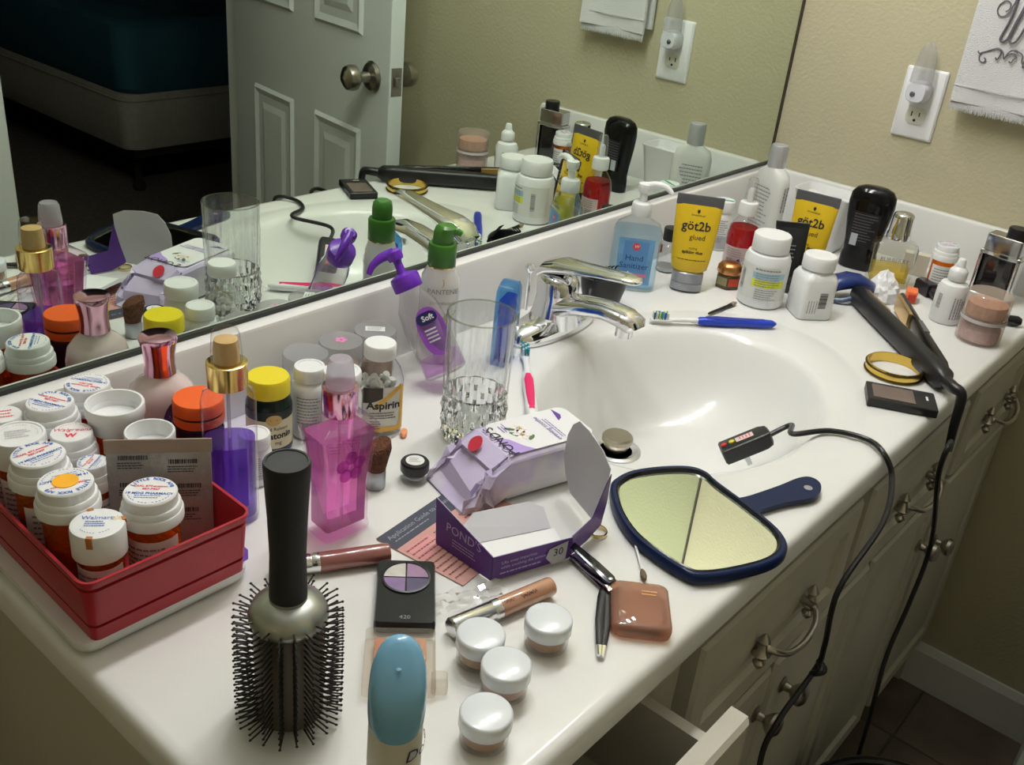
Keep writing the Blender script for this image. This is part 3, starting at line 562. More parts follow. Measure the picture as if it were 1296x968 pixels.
PURP = M('purple_plastic', (.16, .03, .50), .22, sss=.1)
part('bottle', loft([se(z, a, b, 2.4, 36) for z, a, b in ((-.002, .020, .014), (.001, .023, .017), (.055, .0235, .0175), (.075, .021, .017), (.088, .014, .0135), (.092, .0125, .0125), (.098, .0125, .0125))], c1=False), T('soap_clear', (.93, .92, .94), 2.2, .10, (.8, .76, .82)), ss, ang=60)
part('liquid', loft([se(z, .0215, .0155, 2.4, 28) for z in (.002, .02)]), T('lilac_liquid', (.88, .62, .92), .5, .2, (.7, .4, .8)), ss)
part('collar', lathe([(.0148, .094), (.0155, .095), (.0155, .106), (.0145, .109), (.006, .112)], 36), PURP, ss)
part('pump_stem', lathe([(.0055, .11), (.0045, .114), (.0042, .128)], 16), PURP, ss)
part('pump_head', join(lathe([(.0075, .126), (.0085, .129), (.0085, .135), (.006, .138), (0, .1385)], 24), tube(cr([(0, 0, .1335), (-.012, -.001, .1345), (-.024, -.002, .131), (-.032, -.003, .124)], 4), [.0062 - .0003 * i for i in range(13)], 12)), PURP, ss)
sl = part('label', ell(disc(.0145, .026, 2.4, 32), .0237, .0177, .046, .0004, .005, 2.4), M('violet_soap_label', (.30, .08, .50), .4), ss)
part('brand_patch', ell(disc(.011, .0065, 2.6, 24), .0237, .0177, .061, .0008, .004, 2.4), M('navy_patch', (.02, .02, .12), .4), sl)
part('lettering', ell(join(mv(txt('Soft', .008, bold=.0002), 0, 0), mv(lines(4, .016, .004, .0016, 6), 0, -.013)), .0237, .0177, .061, .0011, .005, 2.4), WINK, sl)
pa = thing('conditioner_bottle', 'pearl white hair product bottle with green pump against the backsplash', 'bottle', -.934, .493, 0, face(-.934, .493, 5))
part('bottle', loft([se(z, a, b, 2.4, 36) for z, a, b in ((0, .022, .019), (.003, .0242, .021), (.09, .0242, .021), (.108, .0225, .0195), (.118, .017, .0165), (.121, .0165, .0165))]), M('pearl_white', (.74, .74, .72), .2, coat=.5), pa, ang=60)
GRN = M('green_plastic', (.055, .19, .028), .25)
part('gold_ring', lathe([(.0168, .121), (.0168, .1225)], 32), GOLD, pa)
part('collar', lathe([(.0165, .1225), (.0168, .123), (.0168, .147), (.0158, .149), (.013, .1495)], 32), GRN, pa)
part('pump_head', join(loft([se(z, a, b, 2.2, 24, c) for z, a, b, c in ((.149, .0118, .0118, 0), (.152, .0125, .0125, 0), (.162, .0125, .0125, .001), (.168, .0125, .0115, .003), (.171, .009, .008, .003))]), tube([(.004, -.002, .1635), (.016, -.004, .1645), (.021, -.005, .162)], [.0055, .0045, .0035], 12)), GRN, pa)
part('lettering', ell(join(mv(txt('PANTENE', .0085), 0, .012), mv(txt('[naturefusion]', .0052), 0, -.002)), .0244, .0212, .083, .0005, .002, 2.4), GREY, pa)
part('gold_mark', ell(mv(txt(')', .012), 0, .024), .0244, .0212, .083, .0005, .002, 2.4), M('copper_ink', (.7, .35, .15), .4), pa)
part('leaf_print', ell(join(*[xf(disc(.003, .009, 2, 12), Matrix.Translation((dx, dy, 0)) @ Matrix.Rotation(a, 4, 'Z')) for dx, dy, a in ((.004, -.022, -.6), (.010, -.017, -1.0), (.008, -.028, -.2))]), .0244, .0212, .083, .0005, .002, 2.4), M('leaf_green_ink', (.3, .42, .06), .5), pa)
part('stripe_print', ell(mv(grid(.003, .02, 1), -.009, -.023), .0244, .0212, .083, .0005, .002, 2.4), M('maroon_ink', (.14, .03, .05), .5), pa)
bl_ = thing('mouthwash_bottle', 'flat blue translucent bottle with rounded top between the glass and the faucet', 'bottle', -.873, .436, 0, radians(22))
part('bottle', loft([[(p[0], y, p[1]) for p in [(-.021 + i, 0 + i), (.021 - i, 0 + i), (.021 - i, .085), (.0185 - i * .8, .096 - i * .5), (.012 - i * .5, .103 - i), (0, .106 - i), (-.012 + i * .5, .103 - i), (-.0185 + i * .8, .096 - i * .5), (-.021 + i, .085)]][::-1] for y, i in ((-.011, .003), (-.009, 0), (.009, 0), (.011, .003))]), T('blue_clear_plastic', (.38, .68, .93), 1.0, .15, (.1, .35, .8)), bl_, ang=40)
part('liquid', loft([rr(z, .033, .014, .003) for z in (.004, .084)]), T('deep_blue_liquid', (.15, .30, .85), .4, .3, (.03, .12, .6)), bl_)
def toothbrush(label, a, b, mats, bris, z=.0):
    A, B_ = Vector(a), Vector(b); L = (B_ - A).length; o = thing('toothbrush', label, 'toothbrush', A.x, A.y, z, math.atan2(B_.y - A.y, B_.x - A.x))
    def seg(pts): return loft([[(x, p[0], zc + p[1]) for p in [(q[0], q[1]) for q in se(0, hw, hh, 2.4, 16)]] for x, hw, hh, zc in pts])
    part('neck', seg([(0, .003, .0015, .005), (.002, .0055, .0025, .005), (.025, .006, .0026, .005), (.032, .004, .0026, .0055), (.05, .0035, .003, .006), (.075, .0048, .0042, .006)]), mats[0], o, ang=60)
    h = part('handle', seg([(.066, .0035, .003, .006), (.072, .0062, .0052, .006), (.10, .0075, .006, .006), (.13, .0065, .0055, .006), (.16, .0072, .0058, .006), (L - .006, .006, .005, .006), (L, .002, .002, .006)]), mats[1], o, ang=60)
    part('grip', seg([(.08, .003, .001, .0112), (.095, .0055, .0016, .0112), (.13, .005, .0014, .0105), (.165, .0035, .001, .0108)]), mats[2], h, ang=60)
    for i in range(6):
        for j in range(3): part('bristle_tuft', mv(lathe([(.0013, .007), (.0015, .0165)], 8), .005 + i * .0038, -.0033 + j * .0033), bris[(i + j) % len(bris)], o)
    return o
TEAL = M('teal_bristle', (.02, .30, .38), .6); WBR = M('white_bristle', (.75, .8, .8), .6); BBR = M('blue_bristle', (.03, .12, .5), .6); YBR = M('yellow_bristle', (.6, .65, .1), .6)
HOT = M('hot_pink_plastic', (.75, .02, .14), .3); BLU = M('royal_blue_plastic', (.02, .06, .55), .3); BL2 = M('dark_blue_rubber', (.015, .03, .32), .5)
toothbrush('white and hot pink toothbrush with teal bristles lying beside the glass', (-.836, .432, 0), (-.968, .309, 0), (WHITE, WHITE, HOT), (TEAL, TEAL, WBR))
toothbrush('blue toothbrush with white neck lying behind the sink basin', (-.622, .383, 0), (-.488, .258, 0), (WHITE, BLU, BL2), (BBR, WBR, YBR, TEAL))
mbr = thing('eye_brush', 'small black eyeshadow applicator brush beside the blue toothbrush', 'brush', -.530, .343, 0, math.atan2(-.005, .068))
part('handle', mv(xf(lathe([(.0015, 0), (.0022, .004), (.0025, .05), (.003, .052), (.003, .058)], 12), Matrix.Rotation(pi / 2, 4, 'Y')), 0, 0, .003), BLACK, mbr)
part('bristles', mv(xf(lathe([(.0028, .057), (.0036, .064), (.002, .070)], 12), Matrix.Rotation(pi / 2, 4, 'Y')), 0, 0, .0036), M('tan_bristles', (.5, .38, .25), .9, bump=(800, 1)), mbr)['kind'] = 'stuff'
# black claw clip behind the faucet
cc = thing('hair_clip', 'black plastic claw hair clip standing behind the faucet', 'hair clip', -.645, .452, 0, radians(-25))
part('shell', loft([se(z, a, b, 2.2, 32) for z, a, b in ((0, .020, .012), (.012, .027, .017), (.035, .033, .022), (.05, .035, .024), (.054, .035, .024), (.054, .031, .020), (.05, .030, .02), (.02, .024, .014))], c1=False), BLACK, cc, ang=50)
for i in range(9):
    for s in (1, -1): part('tooth', tube([(-.026 + i * .0065, s * .019, .05), (-.026 + i * .0065, s * .016, .058), (-.026 + i * .0065, s * .010, .062)], [.0016, .0014, .0007], 6), BLACK, cc)
part('spring', tube([(.033 + .0012 * k / 6, .004 * cos(k), .052 + .004 * sin(k)) for k in range(20)], .0008, 6), SILVER, cc)
# ================================================================ bottles beyond the sink
hs = thing('sanitizer_bottle', 'clear hand sanitizer pump bottle with blue label', 'bottle', -.533, .479, 0, face(-.533, .479, 4))
part('bottle', loft([se(z, a, b, 3.2, 40) for z, a, b in ((0, .033, .016), (.003, .036, .0185), (.088, .036, .0185), (.1, .031, .017), (.108, .016, .014), (.111, .0135, .0135), (.115, .0135, .0135))], c1=False), T('sanitizer_plastic', (.93, .96, .98), 1.1), hs, ang=60)
part('gel', loft([se(z, .0345, .017, 3.2, 32) for z in (.003, .094)]), T('blue_gel', (.80, .91, .97), .4), hs)
part('collar', lathe([(.0142, .112), (.0148, .113), (.0148, .128), (.0135, .131), (.007, .133)], 36), WHITE, hs)
part('pump_head', join(lathe([(.006, .132), (.0055, .145), (.009, .148), (.0105, .155), (.0095, .159), (0, .160)], 24), tube(cr([(0, 0, .155), (.016, -.004, .160), (.030, -.008, .1585), (.039, -.011, .151)], 4), [.006 - .00022 * i for i in range(13)], 12)), WHITE, hs)
hl = part('label', front(mv(grid(.052, .07, 1), 0, 0), .0193, .047), M('sky_label', (.18, .42, .72), .4, noise=(30, .3)), hs)
part('label_panel', front(grid(.036, .062, 1), .0196, .047), M('blue_label', (.10, .28, .6), .4), hl)
part('badge', front(([(0, 0, 0)] + [(p[0], p[1], 0) for p in se(0, .0058, n=24)], [(0, 1 + i, 1 + (i + 1) % 24) for i in range(24)]), .0199, .07), M('red_badge', (.7, .06, .08), .4), hl)
part('badge_letter', front(txt('W', .007, shear=.3), .0202, .07), WINK, hl)
part('lettering', front(join(mv(txt('Hand', .0125), -.001, .004), mv(txt('Sanitizer', .0125), 0, -.008)), .0200, .048), M('navy_ink', (.02, .05, .16), .5), hl)
part('stripe', front(grid(.04, .006, 1), .0199, .026), M('pink_stripe', (.6, .2, .35), .5), hl)
def gel_tube(label, x, y, yaw, tilt, capm, crimpm):
    o = thing('gel_tube', label, 'tube', x, y, .0016, 0, 'yellow styling gel tubes', rot=(tilt, 0, face(x, y, yaw)))
    part('cap', loft([se(z, a, b, 2.3, 36) for z, a, b in ((0, .0225, .016), (.001, .0235, .017), (.0115, .0235, .017), (.0118, .0225, .016), (.0128, .0225, .016), (.0131, .0235, .017), (.027, .0235, .017), (.029, .021, .015))]), capm, o, ang=30)
    YEL = M('yellow_tube', (.74, .50, .02), .3)
    part('tube', loft([se(z, a, b, e, 40) for z, a, b, e in ((.029, .021, .015, 2.2), (.033, .027, .0175, 2.2), (.05, .0295, .016, 2.1), (.085, .032, .011, 2), (.12, .0338, .0045, 2), (.128, .034, .0022, 2))]), YEL, o, ang=60)
    part('crimp', rbox(.069, .0030, .016, .0012, .0005, z0=.1265), crimpm, o)
    def wrap(g):
        out = []
        for p in g[0]:
            z = p[1]; t = min(max((z - .033) / (.128 - .033), 0), 1)
            prof = ((.033, .027, .0175), (.05, .0295, .016), (.085, .032, .011), (.12, .0338, .0045), (.128, .034, .0022))
            for q0, q1 in zip(prof, prof[1:]):
                if z <= q1[0] or q1 is prof[-1]:
                    k = (z - q0[0]) / (q1[0] - q0[0]); a = q0[1] + k * (q1[1] - q0[1]); b = q0[2] + k * (q1[2] - q0[2]); break
            out.append((p[0], -b * math.sqrt(max(0, 1 - (p[0] / a) ** 2)) - .0005, z))
        return out, g[1]
    part('lettering', wrap(join(mv(txt('göt2b', .0185, bold=.0003), 0, .098), mv(txt('glued', .011), .004, .082), mv(txt('styling', .005), 0, .066), mv(txt('spiking glue', .0066, bold=.0002), 0, .06), mv(txt('Schwarzkopf', .004), 0, .114), mv(lines(1, .05, .003, .0012, 3), 0, .048))), INK, o)
    part('emblem', wrap(mv(([(0, -.003, 0), (.0022, 0, 0), (.0018, .003, 0), (-.0018, .003, 0), (-.0022, 0, 0)], [(0, 1, 2, 3, 4)]), 0, .119)), INK, o)
    return o
gel_tube('yellow hair gel tube with silver cap standing beside the hand sanitizer', -.470, .420, 4, radians(-4), M('satin_grey_cap', (.36, .37, .40), .3, .6), M('dark_grey_crimp', (.10, .10, .11), .4))
gel_tube('yellow hair gel tube partly hidden behind a narrow black tube', -.290, .322, -14, radians(-3), BLACK, M('dark_grey_crimp', (.10, .10, .11), .4))
bt = thing('cream_tube', 'narrow matte black cream tube leaning in front of a yellow gel tube', 'tube', -.338, .318, .0026, 0, rot=(radians(-3), radians(-7), face(-.338, .318, -6)))
part('cap', loft([se(z, a, b, 2.2, 28) for z, a, b in ((0, .0155, .012), (.001, .016, .0125), (.02, .016, .0125), (.022, .015, .0115))]), M('charcoal_cap', (.05, .05, .055), .3), bt)
part('tube', loft([se(z, a, b, 2, 32) for z, a, b in ((.022, .016, .012), (.03, .019, .013), (.06, .022, .009), (.092, .0245, .003), (.096, .0245, .0015))]), M('matte_black_tube', (.010, .012, .012), .45), bt, ang=60)
part('crimp', rbox(.05, .0026, .010, .001, .0004, z0=.095), BLACK, bt)
part('lettering', front(join(mv(txt('I', .014, bold=.0003), -.004, .086), mv(lines(4, .022, .006, .0022, 4), 0, .07)), .0108), GREY, bt)
hj = thing('balm_jar', 'small hexagonal jar with copper crown lid and red label', 'jar', -.403, .386, 0, face(-.403, .386, -28))
part('jar', loft([[(r * cos(k * pi / 3), r * sin(k * pi / 3), z) for k in range(6)] for z, r in ((0, .018), (.002, .0195), (.021, .0195), (.024, .016))]), M('brown_glass', (.10, .075, .035), .2), hj, ang=30)
part('lid', loft([[(r * (1 + (.05 * abs(sin(6 * pi * i / 36)))) * cos(2 * pi * i / 36), r * (1 + .05 * abs(sin(6 * pi * i / 36))) * sin(2 * pi * i / 36), z) for i in range(36)] for z, r in ((.0235, .0175), (.025, .0185), (.034, .0175), (.038, .014), (.040, .008), (.0405, .001))]), M('copper_lid', (.55, .26, .10), .3, 1), hj, ang=50)
part('label', xf(front(grid(.017, .013, 1), .0173, .012), Matrix.Rotation(radians(0), 4, 'Z')), M('khaki_label', (.30, .27, .14), .5), hj)
part('red_label', xf(front(grid(.017, .013, 1), .0173, .012), Matrix.Rotation(radians(60), 4, 'Z')), M('red_label', (.6, .07, .03), .5), hj)
rs = thing('throat_spray', 'clear spray bottle of red liquid with white collar and clear nozzle cap', 'bottle', -.348, .403, 0, face(-.348, .403, 0))
part('bottle', lathe([(.022, 0), (.0245, .003), (.0245, .066), (.022, .082), (.0145, .094), (.012, .097), (.012, .106)], 36, True, False), T('spray_clear', (.95, .95, .95), 1.1), rs, ang=60)
part('liquid', lathe([(.021, .003), (.0232, .005), (.0232, .067), (.0212, .081), (0, .081)], 32), T('red_liquid', (.75, .03, .06), .5, .35, (.6, .01, .04)), rs)
rl = part('label', cyl(grid(.06, .038, 20), .0248, .034), M('pink_label', (.62, .50, .52), .5), rs)
part('logo_patch', cyl(mv(disc(.014, .009, 2, 20), .010, -.006), .0251, .034), M('navy_logo', (.03, .04, .25), .4), rl)
part('logo_letter', cyl(mv(txt('C', .012, bold=.0003), .010, -.006), .0254, .034), WINK, rl)
part('print', cyl(join(mv(lines(4, .03, .0035, .0013, 2), -.006, .014), mv(bars(.012, .012, 4), -.014, -.012)), .0251, .034), GREY, rl)
part('collar', lathe([(.0135, .1), (.0145, .101), (.0145, .117), (.0135, .120), (.009, .1215)], 36), WHITE, rs)
part('nozzle', lathe([(.005, .12), (.005, .138), (.003, .142), (0, .1425)], 16), WHITE, rs)
part('nozzle_cap', lathe([(.0092, .121), (.009, .135), (.0075, .155), (.006, .158), (0, .1585)], 24, False), T('nozzle_cap_plastic', (.93, .93, .93), 1.2, .1), rs)
def wpill(label, x, y, r, h, cr_, ch, yaw):
    o = white_bottle('pill_bottle', label, x, y, h, r, cr_, ch, yaw, text=False); return o
yb = wpill('large round white pill bottle with light blue and yellow label bands', -.418, .322, .0335, .107, .0272, .024, 0)
yl = part('label', cyl(grid(.13, .052, 30), .0338, .04), M('offwhite_label', (.74, .75, .73), .5), yb)
part('blue_band', cyl(mv(grid(.05, .009, 12), .008, .012), .0341, .04), M('pale_blue_band', (.36, .58, .68), .5), yl)
part('yellow_band', cyl(mv(grid(.05, .011, 12), .008, .0), .0341, .04), M('lime_yellow_band', (.72, .76, .03), .5), yl)
part('print', cyl(join(mv(lines(1, .044, .004, .0022, 11), .008, .020), mv(lines(3, .04, .0036, .0013, 12), .008, .014), mv(lines(3, .04, .0034, .0012, 13), .008, .003), mv(lines(5, .034, .0034, .0012, 14), .008, -.010), xf(mv(bars(.03, .008, 8), 0, 0), Matrix.Translation((-.032, 0, 0)) @ Matrix.Rotation(pi / 2, 4, 'Z'))), .0344, .04), GREY, yl)
sq = thing('pill_bottle', 'square-sided white pill bottle with round ribbed cap and barcode', 'bottle', -.397, .253, 0, face(-.397, .253, 28))
part('bottle', loft([rr(z, a, a, r, 4) for z, a, r in ((0, .049, .007), (.003, .053, .009), (.058, .053, .010), (.066, .048, .014), (.071, .036, .016), (.073, .034, .0165))]), WHITE, sq, ang=50)
part('cap', lathe([(.0235, .0725), (.024, .0735), (.024, .0895), (.0225, .092), (.019, .0925), (.0185, .092), (0, .092)], 48), WHITE, sq)
part('barcode', front(xf(bars(.024, .012, 5), Matrix.Translation((.012, .005, 0)) @ Matrix.Rotation(pi / 2, 4, 'Z')), .0268, .026), INK, sq)
part('print', front(xf(lines(4, .026, .004, .0012, 6), Matrix.Translation((-.014, 0, 0)) @ Matrix.Rotation(pi / 2, 4, 'Z')), .0268, .024), GREY, sq)
part('side_print', xf(front(xf(join(lines(3, .024, .005, .002, 16)), Matrix.Translation((.005, 0, 0)) @ Matrix.Rotation(pi / 2, 4, 'Z')), .0268, .05), Matrix.Rotation(pi / 2, 4, 'Z')), INK, sq)
gc = white_bottle('pill_bottle', 'small white bottle with green striped cap against the backsplash', -.258, .490, .084, .0185, .0180, .018, 0)
part('green_stripe', mv(box(-.0165, .0165, -.0015, .0015, .0838, .0843), 0, 0, 0), M('green_stripe', (.03, .40, .22), .5), gc, smooth=False)
part('grey_wrap', cyl(grid(.05, .022, 16), .0189, .015), M('grey_label', (.42, .43, .45), .5), gc)
tw = thing('lotion_bottle', 'tall slim white lotion bottle with silver cap in the far corner', 'bottle', -.148, .464, 0, radians(68))
part('bottle', loft([se(z, a, b, 2.6, 36) for z, a, b in ((0, .032, .015), (.003, .035, .0175), (.105, .035, .0175), (.12, .031, .0165), (.128, .018, .0145), (.131, .0155, .014))]), M('soft_white_bottle', (.70, .72, .70), .35), tw, ang=60)
part('cap', lathe([(.0150, .131), (.0155, .132), (.0148, .166), (.0135, .1685), (0, .169)], 36), M('silver_cap', (.58, .59, .63), .3, .5), tw)
for s, nm in ((1, 'print'), (-1, 'back_print')): part(nm, xf(front(mv(lines(12, .045, .0065, .0022, 30 + s), 0, .095), .0180), Matrix.Rotation(0 if s > 0 else pi, 4, 'Z')), GREY, tw)
part('side_print', xf(front(xf(lines(2, .05, .006, .003, 17), Matrix.Rotation(pi / 2, 4, 'Z')), .0355, .085), Matrix.Rotation(-pi / 2, 4, 'Z')), GREY, tw)
sb = thing('cologne_bottle', 'small glass bottle with black cap and red mark behind a yellow gel tube', 'bottle', -.425, .484, 0, 0)
part('bottle', lathe([(.0145, 0), (.0165, .002), (.0165, .042), (.012, .048), (.009, .05)], 28), T('grey_glass', (.82, .84, .85), 1.4), sb); part('base', lathe([(.0145, .001), (.0155, .003), (.0155, .008), (0, .008)], 24), SILVER, sb)
part('mark', cyl(grid(.012, .014, 6), .0168, .03, pi), REDINK, sb); part('cap', lathe([(.0125, .05), (.013, .051), (.013, .068), (.012, .07), (0, .0702)], 28), BLACK, sb)
tub = thing('tissue_tub', 'white tapered plastic tub standing against the side splash', 'tub', -.085, .385, 0, 0)
part('tub', loft([rr(z, a, b, .012) for z, a, b in ((0, .05, .07), (.003, .054, .074), (.094, .068, .104), (.096, .071, .107), (.098, .071, .107), (.098, .067, .103), (.094, .065, .101), (.006, .05, .07))]), WHITE, tub, ang=40)
part('cotton', loft([[(p[0], p[1], p[2] + .006 * sin(90 * p[0] + 3) * cos(70 * p[1])) for p in rr(z, a, b, .02)] for z, a, b in ((.076, .058, .094), (.083, .056, .088), (.088, .04, .06), (.09, .01, .02))]), M('cotton', (.8, .8, .8), .95, bump=(60, 1)), tub, ang=70)['kind'] = 'stuff'
# ================================================================ right-hand end of the counter
bb = thing('body_wash', 'glossy black upside-down body wash bottle with rounded shoulders', 'bottle', -.132, .292, 0, face(-.132, .292, -8))
part('bottle', loft([se(z, a, b, 2.5, 40) for z, a, b in ((0, .0285, .016), (.002, .030, .017), (.022, .029, .0165), (.030, .0275, .0165), (.05, .029, .018), (.085, .0345, .020), (.11, .037, .0205), (.125, .0355, .0195), (.134, .029, .016), (.1385, .018, .010), (.139, .004, .003))]), M('glossy_black_plastic', (.005, .005, .006), .1, spec=.35), bb, ang=70)
part('back_label', ell(mv(grid(.044, .058, 12), 0, 0), .034, .0205, .07, .0006, 0, 2.5), M('charcoal_label', (.009, .009, .011), .3), bb)
part('print', ell(mv(lines(10, .038, .0048, .0014, 21), 0, .024), .034, .0205, .07, .0011, 0, 2.5), M('dim_grey_ink', (.13, .13, .15), .5), bb)
part('barcode_patch', ell(mv(grid(.011, .02, 3), -.012, -.018), .034, .0205, .07, .0012, 0, 2.5), M('grey_patch', (.42, .46, .5), .5), bb)
pf = thing('perfume_bottle', 'square glass perfume bottle with chrome cap and pale yellow perfume', 'bottle', -.166, .226, 0, face(-.166, .226, 14))
part('glass', loft([rr(z, a, b, .006, 4) for z, a, b in ((0, .062, .032), (.002, .065, .035), (.066, .068, .036), (.072, .062, .032), (.076, .034, .028), (.078, .03, .026))]), T('perfume_glass', (.95, .96, .93), 1.8, rough=.01), pf, ang=35)
part('perfume', loft([rr(z, .056, .026, .004, 4) for z in (.008, .034)]), T('yellow_perfume', (.98, .86, .35), .8, .15, (.9, .7, .15), refr=.3), pf)
part('cap', lathe([(.0155, .077), (.0185, .078), (.0190, .084), (.0175, .088), (.0165, .112), (.0155, .117), (.013, .119), (0, .1195)], 40), CHROME, pf, ang=50)
part('lettering', front(txt('BURBERRY', .0095), .0186, .046), M('grey_gold_ink', (.22, .2, .16), .5), pf)
ti = thing('tissue', 'crumpled white tissue in front of the perfume bottle', 'tissue', -.232, .207, 0, .4)
def crumple(rx, ry, h, seed, n=22, m=9):
    r_ = random.Random(seed); R = []
    for j in range(m):
        t = j / (m - 1); q = cos(t * pi / 2) ** .6 if j < m - 1 else .02
        R.append([(rx * q * cos(2 * pi * i / n) * (1 + .22 * (r_.random() - .5)), ry * q * sin(2 * pi * i / n) * (1 + .22 * (r_.random() - .5)), max(0, h * t * (1 + .25 * (r_.random() - .5)) if j else 0)) for i in range(n)])
    return loft(R)
part('paper', crumple(.034, .026, .042, 8), M('tissue_paper', (.82, .82, .85), .9), ti, ang=8)
bc = thing('hair_clip', 'curved navy blue plastic hair clip beside the crumpled tissue', 'hair clip', -.288, .243, 0, radians(-38))
part('shell', loft([[(x, p[0] * wd, hz + p[1]) for p in [(cos(a) * 1.0, sin(a) * .012) for a in [2 * pi * k / 20 for k in range(20)]]] for x, wd, hz in ((-.042, .006, .012), (-.036, .013, .017), (-.02, .019, .026), (0, .021, .030), (.02, .019, .027), (.038, .013, .018), (.048, .007, .0125))]), M('navy_plastic', (.012, .03, .16), .25), bc, ang=60)
part('clasp', tube(cr([(-.036, -.012, .004), (-.02, -.024, .006), (.0, -.026, .012), (.02, -.02, .010), (.034, -.01, .004)], 5), .0038, 10), M('smoky_blue', (.10, .15, .24), .3), bc)
oc = thing('sharpener', 'small bright orange plastic block with red hollow beside the straightener', 'sharpener', -.205, .170, 0, radians(20))
part('body', loft([rr(z, .026 - i, .017 - i, .003) for z, i in ((0, .001), (.001, 0), (.017, 0), (.018, .001))]), M('orange_plastic', (.9, .20, .06), .4), oc)
part('hollow', mv(rbox(.010, .011, .011, .002, .0005), -.0115, -.001, .0035), M('dark_red_plastic', (.5, .04, .03), .4), oc)
pill_bottle('amber prescription bottle with printed white cap beside the side splash', -.130, .158, .080, .0205, 'print', yaw=20, z0=0, group=None)
lbx = tag(mesh('carton', xf(rbox(.018, .04, .036, .001, .0005), Matrix.Translation((-.075, .215, ZC + .0006)) @ Matrix.Rotation(.3, 4, 'Z')), M('cream_carton', (.66, .62, .52), .7)), 'small cream carton standing by the side splash behind the perfume bottle', 'carton')
ls = thing('lipstick', 'dark plastic lipstick tube lying beside the amber prescription bottle', 'lipstick', -.163, .150, 0, math.atan2(-.043, -.027))
part('cap', xf(loft([rr(z, .021, .021, .004) for z in (-.034, -.002)]), Matrix.Translation((0, 0, .0108)) @ Matrix.Rotation(pi / 2, 4, 'Y')), M('dark_plum_cap', (.02, .015, .02), .3), ls)
part('base', xf(lathe([(.0085, -.003), (.0088, .028), (.008, .03)], 24), Matrix.Translation((0, 0, .0092)) @ Matrix.Rotation(pi / 2, 4, 'Y')), M('dark_plum_base', (.03, .02, .028), .25), ls)
dp = thing('dropper_bottle', 'white squeeze dropper bottle with pointed white cap', 'bottle', -.240, .104, 0, face(-.24, .104, 10))
part('bottle', lathe([(.0205, 0), (.0225, .003), (.0225, .052), (.019, .060), (.010, .064), (.0095, .067)], 36), WHITE, dp)
part('cap', lathe([(.0128, .066), (.0132, .067), (.0132, .079), (.0115, .082), (.007, .086), (.0058, .096), (.0045, .098), (0, .0985)], 32), WHITE, dp)
part('print', cyl(join(xf(lines(7, .036, .0042, .0016, 18), Matrix.Translation((.004, 0, 0)) @ Matrix.Rotation(pi / 2, 4, 'Z')), xf(bars(.022, .007, 3), Matrix.Translation((-.016, .006, 0)) @ Matrix.Rotation(pi / 2, 4, 'Z'))), .0228, .028), GREY, dp)
part('red_print', cyl(xf(lines(2, .036, .004, .0018, 19), Matrix.Translation((.022, 0, 0)) @ Matrix.Rotation(pi / 2, 4, 'Z')), .0228, .028), REDINK, dp)
sj = thing('powder_stack', 'stacked clear pots of peach and pink powder beside the dropper bottle', 'jar', -.273, .044)
for nm, z0, h, c in (('lower_pot', 0, .034, (.66, .42, .42)), ('upper_pot', .036, .036, (.66, .36, .24))):
    q = part(nm, lathe([(.029, z0), (.031, z0 + .002), (.031, z0 + h), (.030, z0 + h + .001), (.0, z0 + h + .001)], 40), T('pot_clear', (.96, .94, .93), 1.2, .30, (.80, .70, .66)), sj)
    part('powder', lathe([(.026, z0 + .003), (.0275, z0 + .005), (.0275, z0 + h * .62), (0, z0 + h * .68)], 32), M('powder_' + nm, c, .85, noise=(200, .25)), q)
part('ring', lathe([(.0318, .033), (.0318, .038)], 40, False, False), M('milky_ring', (.62, .56, .57), .5), sj)
cb = thing('cologne_bottle', 'chrome framed cologne bottle with dark glass and black cap by the side splash', 'bottle', -.075, .088, 0, face(-.075, .088, -18))
part('glass', rbox(.05, .022, .066, .004, .002, z0=.004), M('dark_glass', (.015, .013, .013), .05, coat=1), cb)
part('frame', join(mv(rbox(.006, .028, .076, .002, .001), -.029), mv(rbox(.006, .028, .076, .002, .001), .029), rbox(.064, .028, .006, .002, .001), rbox(.064, .028, .007, .002, .001, z0=.070)), CHROME, cb)
part('collar_block', loft([rr(z, a, b, .003) for z, a, b in ((.077, .054, .028), (.078, .056, .03), (.103, .056, .03), (.104, .054, .028))]), M('polished_steel', (.55, .55, .57), .12, 1), cb)
part('cap', mv(lathe([(.0145, .104), (.015, .105), (.015, .118), (.014, .12), (0, .1202)], 28), .010, .002, 0), BLACK, cb)
tag(mesh('mascara', xf(loft([se(z, a, a, 2, 16) for z, a in ((-.024, .003), (-.022, .007), (.018, .008), (.024, .005))]), Matrix.Translation((-.175, .036, ZC + .0085)) @ Matrix.Rotation(.5, 4, 'Z') @ Matrix.Rotation(pi / 2, 4, 'X')), BLACK), 'short black mascara stub lying behind the stacked powder pots', 'mascara')
rd = thing('jar_lid', 'clear round plastic lid leaning beside the square white pill bottle', 'lid', -.325, .268, .0, 0, rot=(radians(70), 0, radians(-30)))
part('disc', mv(lathe([(.0195, 0), (.020, .001), (.020, .005), (.019, .006), (0, .006)], 36), 0, .0205, 0), FROST, rd)
